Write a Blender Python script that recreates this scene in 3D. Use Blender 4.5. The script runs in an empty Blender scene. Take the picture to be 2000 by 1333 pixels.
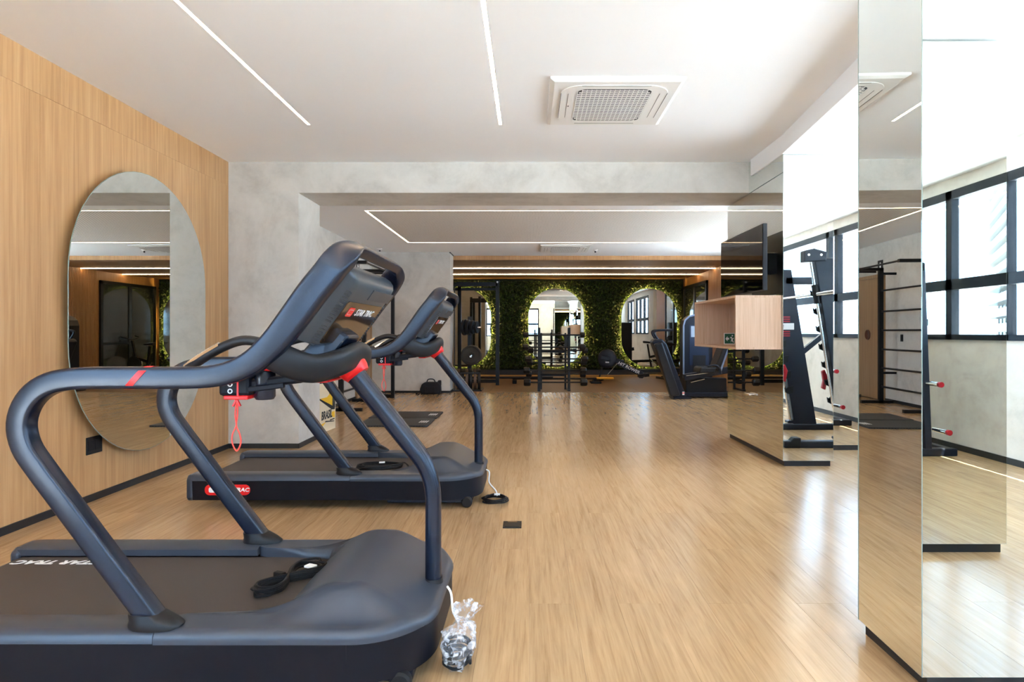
import bpy, bmesh, math, random
import numpy as np
from mathutils import Vector, Matrix
random.seed(7); rng = np.random.default_rng(7)
S = bpy.context.scene
COL = S.collection
PI = math.pi

# ------------------------------------------------------------------ camera
CAMZ = 1.22
cam = bpy.data.cameras.new('camera'); cam.sensor_width = 36; cam.lens = 1200 / 2000 * 36
cam.shift_x = -34 / 2000; cam.shift_y = -17.5 / 2000; cam.clip_start = .05; cam.clip_end = 600
co = bpy.data.objects.new('camera', cam); COL.objects.link(co)
co.location = (0, 0, CAMZ); co.rotation_euler = (PI / 2, 0, 0)
S.camera = co

# ------------------------------------------------------------------ world, sun, exposure
W = bpy.data.worlds.new('world'); S.world = W; W.use_nodes = True
bg = W.node_tree.nodes['Background']
bg.inputs['Color'].default_value = (.46, .68, 1.0, 1); bg.inputs['Strength'].default_value = 9.
sd = bpy.data.lights.new('sun', 'SUN'); sd.energy = 70; sd.angle = .01; sd.color = (1, .96, .90)
so = bpy.data.objects.new('sun', sd); COL.objects.link(so)
so.rotation_euler = Vector((-.30, .15, -1)).to_track_quat('-Z', 'Y').to_euler()
def portal(name, loc, rot, sx, sy):
    l = bpy.data.lights.new(name, 'AREA'); l.shape = 'RECTANGLE'; l.size = sx; l.size_y = sy
    l.cycles.is_portal = True
    o = bpy.data.objects.new(name, l); COL.objects.link(o); o.location = loc; o.rotation_euler = rot
vs = S.view_settings
vs.view_transform = 'Standard'; vs.look = 'None'; vs.gamma = 1; vs.use_curve_mapping = False
vs.exposure = 0.5
S.cycles.use_denoising = True
S.cycles.max_bounces = 14; S.cycles.glossy_bounces = 8; S.cycles.diffuse_bounces = 6
S.cycles.caustics_reflective = True; S.cycles.sample_clamp_indirect = 80

# ------------------------------------------------------------------ materials
MATS = {}
def mat(name, col=(.5, .5, .5), rough=.5, metal=0., spec=.5, coat=0., emit=None, es=0., bump=None, alpha=1.):
    m = bpy.data.materials.new(name); m.use_nodes = True
    b = m.node_tree.nodes['Principled BSDF']
    b.inputs['Base Color'].default_value = (*col, 1); b.inputs['Roughness'].default_value = rough
    b.inputs['Metallic'].default_value = metal; b.inputs['Specular IOR Level'].default_value = spec
    b.inputs['Coat Weight'].default_value = coat; b.inputs['Coat Roughness'].default_value = .15
    b.inputs['Alpha'].default_value = alpha
    if emit: b.inputs['Emission Color'].default_value = (*emit, 1); b.inputs['Emission Strength'].default_value = es
    if bump:
        nt = m.node_tree; n = nt.nodes.new('ShaderNodeTexNoise'); n.inputs['Scale'].default_value = bump[0]
        g = nt.nodes.new('ShaderNodeNewGeometry'); nt.links.new(g.outputs['Position'], n.inputs['Vector'])
        bp = nt.nodes.new('ShaderNodeBump'); bp.inputs['Strength'].default_value = bump[1]; bp.inputs['Distance'].default_value = .002
        nt.links.new(n.outputs['Fac'], bp.inputs['Height']); nt.links.new(bp.outputs['Normal'], b.inputs['Normal'])
    MATS[name] = m; return m
class NT:
    def __init__(s, m): s.t = m.node_tree; s.b = s.t.nodes['Principled BSDF']
    def n(s, typ, ins=None, **kw):
        x = s.t.nodes.new(typ)
        for k, v in kw.items(): setattr(x, k, v)
        for k, v in (ins or {}).items():
            if hasattr(v, 'is_linked') or isinstance(v, bpy.types.NodeSocket): s.t.links.new(v, x.inputs[k])
            else: x.inputs[k].default_value = v
        return x
    def math(s, op, a, b=None, c=None):
        d = {0: a}
        if b is not None: d[1] = b
        if c is not None: d[2] = c
        return s.n('ShaderNodeMath', d, operation=op).outputs[0]
    def ramp(s, fac, stops):
        r = s.n('ShaderNodeValToRGB', {'Fac': fac}); e = r.color_ramp.elements
        while len(e) < len(stops): e.new(.5)
        for q, (p, c) in zip(e, stops): q.position = p; q.color = (*c, 1)
        return r.outputs['Color']
    def mix(s, f, a, b, blend='MIX'):
        m = s.n('ShaderNodeMix', data_type='RGBA', blend_type=blend)
        for k, v in ((0, f), (6, a), (7, b)):
            if isinstance(v, bpy.types.NodeSocket): s.t.links.new(v, m.inputs[k])
            else: m.inputs[k].default_value = v if k == 0 else (*v, 1)
        return m.outputs[2]
    def pos(s):
        g = s.n('ShaderNodeNewGeometry'); return g.outputs['Position'], s.n('ShaderNodeSeparateXYZ', {0: g.outputs['Position']})
    def link(s, a, name): s.t.links.new(a, s.b.inputs[name])

PW, PL = .20, 1.38      # floor plank width, length
def m_floor():
    m = mat('floor_vinyl', rough=.33); k = NT(m); p, xyz = k.pos()
    ci = k.math('FLOOR', k.math('DIVIDE', xyz.outputs[0], PW))
    off = k.math('MULTIPLY', k.math('MODULO', k.math('ABSOLUTE', ci), 2.), .5)
    ri = k.math('FLOOR', k.math('ADD', k.math('DIVIDE', xyz.outputs[1], PL), off))
    wn = k.n('ShaderNodeTexWhiteNoise', {'Vector': k.n('ShaderNodeCombineXYZ', {0: ci, 1: ri}).outputs[0]}, noise_dimensions='2D')
    sx = k.math('MULTIPLY', xyz.outputs[0], 30.); sy = k.math('MULTIPLY', xyz.outputs[1], 1.6)
    v = k.n('ShaderNodeCombineXYZ', {0: sx, 1: sy, 2: k.math('MULTIPLY', wn.outputs[0], 40.)}).outputs[0]
    n1 = k.n('ShaderNodeTexNoise', {'Vector': v, 'Scale': 1., 'Detail': 6., 'Roughness': .65, 'Distortion': .6})
    v2 = k.n('ShaderNodeCombineXYZ', {0: k.math('MULTIPLY', xyz.outputs[0], 120.), 1: k.math('MULTIPLY', xyz.outputs[1], 5.), 2: wn.outputs[0]}).outputs[0]
    n2 = k.n('ShaderNodeTexNoise', {'Vector': v2, 'Scale': 1., 'Detail': 3.})
    f = k.math('ADD', k.math('MULTIPLY', n1.outputs[0], .7), k.math('MULTIPLY', n2.outputs[0], .3))
    c = k.ramp(f, [(.30, (.315, .185, .088)), (.48, (.43, .275, .142)), (.68, (.52, .345, .188))])
    tint = k.math('ADD', k.math('MULTIPLY', wn.outputs[0], .09), .95)
    cc = k.mix(1., c, k.n('ShaderNodeCombineColor', {0: tint, 1: tint, 2: tint}).outputs[0], 'MULTIPLY')
    k.link(cc, 'Base Color')
    k.link(k.math('ADD', k.math('MULTIPLY', n1.outputs[0], .08), .16), 'Roughness')
    bp = k.n('ShaderNodeBump', {'Height': n2.outputs[0], 'Strength': .015, 'Distance': .001}); k.link(bp.outputs[0], 'Normal')
    return m
def m_wood(name, cols, axis='z', freq=(38., 1.1), rough=.45):
    # straight-grained veneer: streaks run along `axis`
    m = mat(name, rough=rough); k = NT(m); p, xyz = k.pos()
    o = {'z': (0, 1, 2), 'x': (1, 2, 0), 'y': (0, 2, 1)}[axis]
    cross = k.math('ADD', xyz.outputs[o[0]], xyz.outputs[o[1]])
    oi = k.n('ShaderNodeObjectInfo').outputs['Random']
    v = k.n('ShaderNodeCombineXYZ', {0: k.math('MULTIPLY', cross, freq[0]), 1: k.math('MULTIPLY', xyz.outputs[o[2]], freq[1]), 2: k.math('MULTIPLY', oi, 50.)}).outputs[0]
    n1 = k.n('ShaderNodeTexNoise', {'Vector': v, 'Scale': 1., 'Detail': 5., 'Roughness': .6, 'Distortion': .35})
    v2 = k.n('ShaderNodeCombineXYZ', {0: k.math('MULTIPLY', cross, 5.), 1: k.math('MULTIPLY', xyz.outputs[o[2]], .5), 2: k.math('MULTIPLY', oi, 9.)}).outputs[0]
    n2 = k.n('ShaderNodeTexNoise', {'Vector': v2, 'Scale': 1., 'Detail': 2.})
    f = k.math('ADD', k.math('MULTIPLY', n1.outputs[0], .72), k.math('MULTIPLY', n2.outputs[0], .28))
    k.link(k.ramp(f, [(.32, cols[0]), (.5, cols[1]), (.68, cols[2])]), 'Base Color')
    return m
def m_concrete(name, cols, rough=.75):
    m = mat(name, rough=rough); k = NT(m); p, xyz = k.pos()
    n1 = k.n('ShaderNodeTexNoise', {'Vector': p, 'Scale': 1.7, 'Detail': 7., 'Roughness': .62, 'Distortion': .8})
    n2 = k.n('ShaderNodeTexNoise', {'Vector': p, 'Scale': 9., 'Detail': 5., 'Roughness': .7})
    f = k.math('ADD', k.math('MULTIPLY', n1.outputs[0], .72), k.math('MULTIPLY', n2.outputs[0], .28))
    k.link(k.ramp(f, [(.33, cols[0]), (.5, cols[1]), (.66, cols[2])]), 'Base Color')
    bp = k.n('ShaderNodeBump', {'Height': n2.outputs[0], 'Strength': .08, 'Distance': .004}); k.link(bp.outputs[0], 'Normal')
    return m
def m_perf():
    m = mat('perforated_ceiling', (.80, .77, .73), .8); k = NT(m); p, xyz = k.pos()
    s = .042
    a = k.math('ADD', xyz.outputs[0], xyz.outputs[1]); b = k.math('SUBTRACT', xyz.outputs[0], xyz.outputs[1])
    fa = k.math('SUBTRACT', k.math('FRACT', k.math('DIVIDE', a, s)), .5); fb = k.math('SUBTRACT', k.math('FRACT', k.math('DIVIDE', b, s)), .5)
    d = k.math('SQRT', k.math('ADD', k.math('MULTIPLY', fa, fa), k.math('MULTIPLY', fb, fb)))
    h = k.math('LESS_THAN', d, .27)
    k.link(k.mix(h, (.80, .77, .73), (.30, .28, .26)), 'Base Color'); return m
def m_glass():
    m = bpy.data.materials.new('window_glass'); m.use_nodes = True; t = m.node_tree; t.nodes.clear()
    o = t.nodes.new('ShaderNodeOutputMaterial'); mx = t.nodes.new('ShaderNodeMixShader'); tr = t.nodes.new('ShaderNodeBsdfTransparent'); g = t.nodes.new('ShaderNodeBsdfGlossy')
    tr.inputs[0].default_value = (.93, .97, .97, 1); g.inputs['Roughness'].default_value = .02; mx.inputs[0].default_value = .06
    t.links.new(tr.outputs[0], mx.inputs[1]); t.links.new(g.outputs[0], mx.inputs[2]); t.links.new(mx.outputs[0], o.inputs[0])
    MATS['window_glass'] = m; return m
def m_film():
    m = bpy.data.materials.new('plastic_film'); m.use_nodes = True; t = m.node_tree; t.nodes.clear()
    o = t.nodes.new('ShaderNodeOutputMaterial'); mx = t.nodes.new('ShaderNodeMixShader'); tr = t.nodes.new('ShaderNodeBsdfTransparent'); pr = t.nodes.new('ShaderNodeBsdfPrincipled')
    pr.inputs['Base Color'].default_value = (.85, .87, .92, 1); pr.inputs['Roughness'].default_value = .18
    fr = t.nodes.new('ShaderNodeTexNoise'); fr.inputs['Scale'].default_value = 38
    g = t.nodes.new('ShaderNodeNewGeometry'); t.links.new(g.outputs['Position'], fr.inputs['Vector'])
    r = t.nodes.new('ShaderNodeValToRGB'); r.color_ramp.elements[0].position = .45; r.color_ramp.elements[0].color = (.12,) * 3 + (1,); r.color_ramp.elements[1].position = .68; r.color_ramp.elements[1].color = (.75,) * 3 + (1,)
    t.links.new(fr.outputs['Fac'], r.inputs[0]); t.links.new(r.outputs[0], mx.inputs[0])
    t.links.new(tr.outputs[0], mx.inputs[1]); t.links.new(pr.outputs[0], mx.inputs[2]); t.links.new(mx.outputs[0], o.inputs[0]); return m
def m_leaf():
    m = mat('leaf_green', rough=.45, spec=.35); k = NT(m); p, xyz = k.pos()
    a = k.n('ShaderNodeAttribute', attribute_name='tint')
    k.link(k.ramp(a.outputs['Fac'], [(0., (.004, .012, .003)), (.55, (.013, .034, .006)), (1., (.06, .105, .017))]), 'Base Color'); return m

M_floor = m_floor()
M_rubber = mat('rubber_floor', (.19, .105, .045), .5, bump=(60, .3))
M_wood = m_wood('oak_veneer', [(.42, .225, .09), (.54, .31, .135), (.63, .385, .185)])
M_wood_lt = m_wood('light_oak', [(.50, .32, .20), (.61, .41, .275), (.68, .49, .35)], freq=(55., 2.))
M_wood_ceil = m_wood('ceiling_wood', [(.27, .16, .095), (.34, .205, .125), (.40, .25, .155)], axis='x', rough=.42)
M_wood_slat = m_wood('slat_wood', [(.38, .18, .07), (.48, .25, .10), (.55, .31, .14)])
M_conc = m_concrete('burnt_cement', [(.46, .43, .385), (.575, .545, .495), (.64, .61, .56)])
M_conc2 = m_concrete('beige_cement', [(.50, .42, .30), (.62, .53, .39), (.68, .59, .45)])
M_ceil = mat('white_plaster', (.90, .91, .93), .85)
M_perf = m_perf()
M_mirror = mat('mirror', (.815, .85, .825), .004, 1.)
M_edge = mat('mirror_edge', (.30, .38, .34), .25)
M_black = mat('black_trim', (.012, .013, .016), .45)
M_blackmet = mat('black_metal', (.007, .007, .008), .4, spec=.3)
M_alu = mat('window_frame_black', (.008, .010, .014), .5, spec=.15)
M_led = mat('led_warm', (1, .9, .8), .5, emit=(1., .69, .40), es=30.)
M_ledy = mat('led_halo', (1, .8, .4), .5, emit=(1., .68, .18), es=140.)
M_glass = m_glass(); M_film = m_film(); M_leaf = m_leaf()
M_white = mat('white_plastic', (.84, .83, .81), .35)
M_slot = mat('vent_dark', (.035, .04, .045), .6)
M_tube = mat('navy_powder_coat', (.006, .011, .026), .27, .2, .6)
M_rail = mat('slate_plastic', (.045, .055, .075), .34, .15)
M_panelblk = mat('black_side_panel', (.006, .006, .010), .45, spec=.2)
M_belt = mat('belt_rubber', (.055, .043, .037), .62, bump=(400, .25))
M_casing = mat('console_grey', (.055, .070, .085), .36, .2)
M_gloss = mat('smoked_gloss', (.05, .028, .015), .05, spec=.9)
M_red = mat('red_plastic', (.80, .012, .014), .35)
M_red2 = mat('dark_red_plastic', (.35, .006, .015), .3)
M_redcord = mat('red_cord', (.85, .06, .04), .5)
M_txtw = mat('white_print', (.80, .80, .80), .5)
M_rub = mat('black_rubber', (.008, .008, .009), .6, spec=.3)
M_chrome = mat('chrome', (.75, .76, .78), .12, 1.)
M_screen = mat('tv_glass', (.002, .002, .0025), .03, spec=.4)
M_pad = mat('black_vinyl', (.009, .009, .011), .45, spec=.35)
M_machine = mat('machine_navy', (.007, .009, .018), .4, spec=.35)
M_silver = mat('silver_edge', (.22, .27, .38), .35, .4)
M_matrub = mat('exercise_mat_black', (.02, .02, .021), .65)
M_fabric = mat('bag_fabric', (.010, .010, .013), .85, bump=(300, .5))
M_card = mat('printed_card', (.78, .66, .46), .6)
M_yellow = mat('yellow_print', (.85, .50, .02), .5)
M_blkprint = mat('black_print', (.02, .02, .02), .6)
M_green = mat('sign_green', (.01, .10, .045), .4)
M_handyel = mat('yellow_grip', (.80, .38, .02), .5)
M_plate = mat('plate_black', (.008, .0075, .0075), .4, spec=.35)
M_platebr = mat('bumper_brown', (.11, .06, .03), .5)
M_bldg = mat('building_white', (.20, .20, .19), .8)
M_bglass = mat('building_glass', (.02, .05, .06), .2, spec=.4)
M_ground = mat('street', (.60, .61, .63), .9)
M_door = m_wood('door_brown', [(.30, .17, .08), (.36, .21, .10), (.42, .26, .13)])
M_blue = mat('blue_screen_panel', (.03, .045, .085), .25)
M_white_wall = mat('wall_paint', (.80, .80, .77), .8)

# ------------------------------------------------------------------ mesh helpers
def link(o, parent=None):
    COL.objects.link(o)
    if parent is not None: o.parent = parent
    return o
def tag(o, label=None, cat=None, group=None, kind=None):
    if label: o['label'] = label
    if cat: o['category'] = cat
    if group: o['group'] = group
    if kind: o['kind'] = kind
    return o
def thing(name, label, cat, loc=(0, 0, 0), rz=0, group=None):
    e = bpy.data.objects.new(name, None); e.empty_display_size = .1
    link(e); e.location = loc; e.rotation_euler = (0, 0, rz); return tag(e, label, cat, group)
def pin(o, parent):
    o.parent = parent; return o
def copy_tree(o, parent=None):
    c = o.copy(); link(c, parent)
    for ch in [x for x in o.children]: copy_tree(ch, c)
    return c
def superell(n=16, a=1., b=1., p=2.6):
    r = []
    for i in range(n):
        t = 2 * PI * i / n; c, s = math.cos(t), math.sin(t)
        r.append((a * math.copysign(abs(c) ** (2 / p), c), b * math.copysign(abs(s) ** (2 / p), s)))
    return r
def catmull(pts, n=6):
    pts = [Vector(p) for p in pts]; out = []
    for i in range(len(pts) - 1):
        p0 = pts[max(i - 1, 0)]; p1 = pts[i]; p2 = pts[i + 1]; p3 = pts[min(i + 2, len(pts) - 1)]
        for k in range(n):
            t = k / n
            out.append(.5 * ((2 * p1) + (p2 - p0) * t + (2 * p0 - 5 * p1 + 4 * p2 - p3) * t * t + (3 * p1 - p0 - 3 * p2 + p3) * t ** 3))
    out.append(pts[-1]); return out
def rounded(pts, r, n=6):
    # polyline with filleted corners
    pts = [Vector(p) for p in pts]; out = [pts[0]]
    for i in range(1, len(pts) - 1):
        a, b, c = pts[i - 1], pts[i], pts[i + 1]
        rr = r[i - 1] if isinstance(r, (list, tuple)) else r
        d1 = (a - b); d2 = (c - b); l = min(rr, d1.length * .49, d2.length * .49)
        p = b + d1.normalized() * l; q = b + d2.normalized() * l
        for k in range(n + 1):
            t = k / n; out.append(p * (1 - t) ** 2 + b * 2 * t * (1 - t) + q * t * t)
    out.append(pts[-1]); return out
class MB:
    def __init__(s): s.v = []; s.f = []
    def add(s, vs, fs):
        o = len(s.v); s.v += [tuple(x) for x in vs]; s.f += [tuple(i + o for i in f) for f in fs]; return s
    def box(s, x0, x1, y0, y1, z0, z1):
        v = [(x0, y0, z0), (x1, y0, z0), (x1, y1, z0), (x0, y1, z0), (x0, y0, z1), (x1, y0, z1), (x1, y1, z1), (x0, y1, z1)]
        return s.add(v, [(0, 3, 2, 1), (4, 5, 6, 7), (0, 1, 5, 4), (1, 2, 6, 5), (2, 3, 7, 6), (3, 0, 4, 7)])
    def obox(s, c, ax, ay, az, hx, hy, hz):
        c, ax, ay, az = map(Vector, (c, ax, ay, az)); v = []
        for k in (-1, 1):
            for (i, j) in ((-1, -1), (1, -1), (1, 1), (-1, 1)): v.append(c + ax * hx * i + ay * hy * j + az * hz * k)
        return s.add(v, [(0, 3, 2, 1), (4, 5, 6, 7), (0, 1, 5, 4), (1, 2, 6, 5), (2, 3, 7, 6), (3, 0, 4, 7)])
    def bar(s, a, b, w, h, up=(0, 0, 1)):
        a, b = Vector(a), Vector(b); d = (b - a); L = d.length; d.normalize(); up = Vector(up)
        if abs(d.dot(up)) > .99: up = Vector((1, 0, 0))
        sx = d.cross(up).normalized(); u = sx.cross(d).normalized()
        return s.obox((a + b) / 2, d, sx, u, L / 2, w / 2, h / 2)
    def prism(s, poly, axis, t0, t1):
        # poly of 2D points extruded along axis ('x': (y,z), 'y': (x,z), 'z': (x,y))
        def P(p, t): return {'x': (t, p[0], p[1]), 'y': (p[0], t, p[1]), 'z': (p[0], p[1], t)}[axis]
        n = len(poly); v = [P(p, t0) for p in poly] + [P(p, t1) for p in poly]
        return s.add(v, [tuple(range(n))[::-1], tuple(range(n, 2 * n))] + [(i, (i + 1) % n, n + (i + 1) % n, n + i) for i in range(n)])
    def tube(s, path, rad=.01, seg=10, sec=None, up=(0, 1, 0), cap=True, closed=False):
        # sec(i)-> list of (a,b) offsets: a along normal, b along binormal (starts as `up`)
        P = [Vector(p) for p in path]; n = len(P); T = []
        for i in range(n):
            if closed: t = P[(i + 1) % n] - P[i - 1]
            else: t = P[min(i + 1, n - 1)] - P[max(i - 1, 0)]
            T.append(t.normalized())
        B = Vector(up); B = (B - T[0] * B.dot(T[0]))
        if B.length < 1e-3: B = T[0].orthogonal()
        B.normalize(); vs = []
        for i in range(n):
            if i:
                q = T[i - 1].rotation_difference(T[i]); B = q @ B; B = (B - T[i] * B.dot(T[i])).normalized()
            N = B.cross(T[i])
            if sec: ss = sec(i / (n - 1))
            else:
                r = rad(i / (n - 1)) if callable(rad) else rad
                ss = [(r * math.cos(2 * PI * k / seg), r * math.sin(2 * PI * k / seg)) for k in range(seg)]
            m = len(ss)
            for a, b in ss: vs.append(P[i] + N * a + B * b)
        fs = []
        for i in range(n if closed else n - 1):
            for k in range(m):
                a = i * m + k; b = i * m + (k + 1) % m; c = ((i + 1) % n) * m + (k + 1) % m; d = ((i + 1) % n) * m + k
                fs.append((a, b, c, d))
        if cap and not closed: fs += [tuple(range(m))[::-1], tuple(range((n - 1) * m, n * m))]
        return s.add(vs, fs)
    def cyl(s, a, b, r, seg=16, r2=None):
        return s.tube([a, b], (lambda t: r + (r2 - r) * t) if r2 is not None else r, seg, up=(.3, .9, .31))
    def lathe(s, prof, c, axis, seg=28):
        # prof: (r, t) along axis
        ax = Vector(axis).normalized(); u = ax.orthogonal().normalized(); w = ax.cross(u); c = Vector(c); vs = []; n = len(prof)
        for i in range(seg):
            a = 2 * PI * i / seg; d = u * math.cos(a) + w * math.sin(a)
            vs += [c + d * r + ax * t for r, t in prof]
        return s.add(vs, [(i * n + j, ((i + 1) % seg) * n + j, ((i + 1) % seg) * n + j + 1, i * n + j + 1) for i in range(seg) for j in range(n - 1)])
    def build(s, name, m, parent=None, smooth=False, bevel=0., bseg=2, ang=40, fixn=True):
        me = bpy.data.meshes.new(name); me.from_pydata(s.v, [], s.f); me.update()
        if fixn:
            bm = bmesh.new(); bm.from_mesh(me); bmesh.ops.recalc_face_normals(bm, faces=bm.faces); bm.to_mesh(me); bm.free()
        if smooth:
            me.polygons.foreach_set('use_smooth', [True] * len(me.polygons)); me.set_sharp_from_angle(angle=math.radians(ang))
        me.materials.append(m)
        o = bpy.data.objects.new(name, me); link(o, parent)
        if bevel:
            b = o.modifiers.new('bevel', 'BEVEL'); b.width = bevel; b.segments = bseg; b.limit_method = 'ANGLE'; b.angle_limit = math.radians(35)
        return o
def BOX(name, m, x0, x1, y0, y1, z0, z1, parent=None, bevel=0., bseg=2):
    return MB().box(x0, x1, y0, y1, z0, z1).build(name, m, parent, bevel=bevel, bseg=bseg)
def struct(o, label=None): o['kind'] = 'structure'; return tag(o, label)
def stadium(w, h, n=20):
    r = w / 2; s = h / 2 - r; p = []
    for i in range(n + 1): a = PI * i / n; p.append((r * math.cos(a), s + r * math.sin(a)))
    for i in range(n + 1): a = PI + PI * i / n; p.append((r * math.cos(a), -s + r * math.sin(a)))
    return p
def rrect(w, h, r, n=6):
    p = []
    for cx, cy, a0 in ((w / 2 - r, h / 2 - r, 0), (-w / 2 + r, h / 2 - r, PI / 2), (-w / 2 + r, -h / 2 + r, PI), (w / 2 - r, -h / 2 + r, 1.5 * PI)):
        for i in range(n + 1): a = a0 + PI / 2 * i / n; p.append((cx + r * math.cos(a), cy + r * math.sin(a)))
    return p
def text(name, body, size, m, parent, mtx, shear=0., off=0., align='CENTER', sx=1.):
    c = bpy.data.curves.new(name, 'FONT'); c.body = body; c.size = size; c.shear = shear; c.offset = off * size; c.extrude = .0006
    c.align_x = align; c.align_y = 'CENTER'; c.resolution_u = 3; c.materials.append(m)
    tmp = bpy.data.objects.new(name, c); me = bpy.data.meshes.new_from_object(tmp); bpy.data.objects.remove(tmp); me.name = name
    if not me.materials: me.materials.append(m)
    o = bpy.data.objects.new(name, me); link(o, parent); o.matrix_local = mtx @ Matrix.Diagonal((sx, 1, 1, 1)); return o
def frame(o, x, y):
    x = Vector(x).normalized(); y = Vector(y).normalized(); z = x.cross(y)
    return Matrix(((x.x, y.x, z.x, o[0]), (x.y, y.y, z.y, o[1]), (x.z, y.z, z.z, o[2]), (0, 0, 0, 1)))

# ------------------------------------------------------------------ constants
XL, XR = -3.16, 4.43
ZC = 3.005; ZB = 2.682; ZC2 = 2.82; ZC3 = 2.73; ZS = 2.835
YB0, YB1 = 6.45, 7.10; YBACK = -3.6; YG = 17.6

# ------------------------------------------------------------------ floor
fl = struct(BOX('floor', mat('subfloor', (.22, .13, .07), .8), XL - .2, XR + .2, YBACK, 12.4, -.1, -.004))
tag(fl, 'light oak vinyl plank floor of the gym', None)
pl = MB().box(.0004, PW - .0004, .0004, PL - .0004, -.004, 0).build('plank', M_floor, fl)
pmesh = pl.data; cells = []
for ci in range(math.floor(XL / PW), math.ceil(XR / PW)):
    offp = .5 * (abs(ci) % 2)
    for ri in range(-4, 11):
        x0 = ci * PW; y0 = (ri - offp) * PL; xc = x0 + PW / 2; yc = y0 + PL / 2
        if y0 + PL < YBACK or y0 > 12.4: continue
        vis = yc > 1.9 and y0 + PL < 12.4 and y0 > YBACK and x0 >= XL and x0 + PW <= XR and -.93 * yc < xc < .62 * yc
        cells.append((yc if vis else 99, x0, y0))
cells.sort(); rest = MB(); first = True
for q, (k, x0, y0) in enumerate(cells):
    if q < 300 and k < 99:
        o = pl if first else pl.copy()
        if not first: COL.objects.link(o); o.parent = fl
        o.location = (x0, y0, 0); first = False
    else:
        a, b = max(x0, XL) + .0004, min(x0 + PW, XR) - .0006; c, d = max(y0, YBACK) + .0004, min(y0 + PL, 12.4) - .0006
        if b > a and d > c: rest.box(a, b, c, d, -.004, 0)
rest.build('plank_field', M_floor, fl)['kind'] = 'stuff'
fr = struct(BOX('floor_rubber', M_black, XL - .2, XR + .2, 12.4, YG + .2, -.1, -.006)); tag(fr, 'brown rubber tile floor in front of the green wall')
tm = MB().box(.002, .998, .002, .998, -.006, .002).build('rubber_tile', M_rubber, fr); first = True
for i in range(-4, 5):
    for j in range(6):
        x0 = i * 1.0 + .2; y0 = 12.4 + j * .88
        o = tm if first else tm.copy()
        if not first: COL.objects.link(o); o.parent = fr
        first = False; o.location = (x0, y0, 0); o.scale = (1, .88, 1)

# ------------------------------------------------------------------ walls and ceilings
YLW = 1.0
wl = struct(BOX('wall_left', M_black, XL - .12, XL - .022, YLW, YB0, 0, ZC)); tag(wl, 'oak veneer panelled wall on the left')
pw = .62; n = 17
for i in range(n):
    y1 = YB0 - i * pw; y0 = max(y1 - pw, YLW)
    if y1 <= YLW + .01: break
    BOX('panel', M_wood, XL - .022, XL, y0 + .0007, y1 - .0007, .0, 2.7545, wl)
    BOX('panel', M_wood, XL - .022, XL, y0 + .0007, y1 - .0007, 2.756, ZC, wl)
struct(BOX('baseboard_left', M_black, XL, XL + .012, YLW, YB0, 0, .05))
wd = MB().box(XL - .1, -2.424, YB0, YB1, 0, ZC).box(-2.424, XR, YB0, YB1, ZB, ZC).build('wall_divider', M_conc)
struct(wd, 'burnt cement pier and beam between the two rooms')
struct(BOX('baseboard_divider', M_black, XL, -2.415, YB0 - .012, YB0, 0, .05))
struct(BOX('baseboard_pier', M_black, -2.424, -2.412, YB0 - .012, YB1 + .01, 0, .05))
struct(BOX('wall_bay', M_conc, 2.755, XR, 6.36, YB1, 0, ZB))
struct(BOX('wall_left_far', M_conc, XL - .1, XL, YB1, 17.8, 0, ZC2 + .1), 'cement wall of the far room on the left')
col = struct(BOX('wall_column', M_conc, XL, -1.59, 12.3, 12.82, 0, ZC2), 'wide cement column between far room and green room')
struct(BOX('baseboard_far', M_black, XL, XL + .012, YB1, 12.3, 0, .05))
struct(BOX('baseboard_column', M_black, XL, -1.578, 12.288, 12.83, 0, .045))
struct(BOX('trim_1', M_black, -1.6, -1.578, 12.29, 12.83, ZC2 - .02, ZC2))
# ceilings
LED1, LED2 = -1.9, -.25
def fascia_x(y): return 2.29 + (y - 5.57) * .097
c1 = MB()
xs = [XL - .1, LED1 - .012, LED1 + .012, LED2 - .012, LED2 + .012]
yl = 5.29
c1.box(xs[0], xs[1], YBACK, YB0, ZC, ZC + .1).box(xs[2], xs[3], YBACK, YB0, ZC, ZC + .1).box(xs[4], XR, YBACK, YB0, ZC, ZC + .1)
c1.box(xs[1], xs[2], yl, YB0, ZC, ZC + .1).box(xs[3], xs[4], yl, YB0, ZC, ZC + .1)
ce = struct(c1.build('ceiling', M_ceil), 'white plaster ceiling of the treadmill room')
sof = MB().prism([(fascia_x(.3), .3), (XR, .3), (XR, 6.36), (fascia_x(5.57), 6.36), (fascia_x(5.57), 5.57)], 'z', ZS, ZC)
struct(sof.build('ceiling_soffit', M_ceil), 'lowered white soffit over the window bay')
c2 = MB(); RX0, RX1, RY0, RY1 = -2.16, 3.6, 8.1, 10.97; g = .012
c2.box(XL, XR, YB1, RY0 - g, ZC2, ZC2 + .1).box(XL, XR, RY1 + g, 12.9, ZC2, ZC2 + .1).box(XL, RX0 - g, RY0 - g, RY1 + g, ZC2, ZC2 + .1).box(RX1 + g, XR, RY0 - g, RY1 + g, ZC2, ZC2 + .1)
struct(c2.build('ceiling_far', M_ceil), 'white ceiling of the far room')
struct(BOX('ceiling_perforated', M_perf, RX0 + g, RX1 - g, RY0 + g, RY1 - g, ZC2, ZC2 + .1), 'perforated acoustic ceiling field inside the light rectangle')
struct(BOX('ceiling_wood', M_wood_ceil, XL, XR, 12.9, YG, ZC3, ZC3 + .1), 'dark wood ceiling in front of the green wall')
struct(BOX('trim_fascia', M_wood_slat, XL, XR, 12.88, 12.9, ZC3, ZC2 + .1))
struct(BOX('ceiling_roof', M_ceil, XL - .2, XR + .25, YBACK - .2, YG + .3, 3.11, 3.25))
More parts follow.
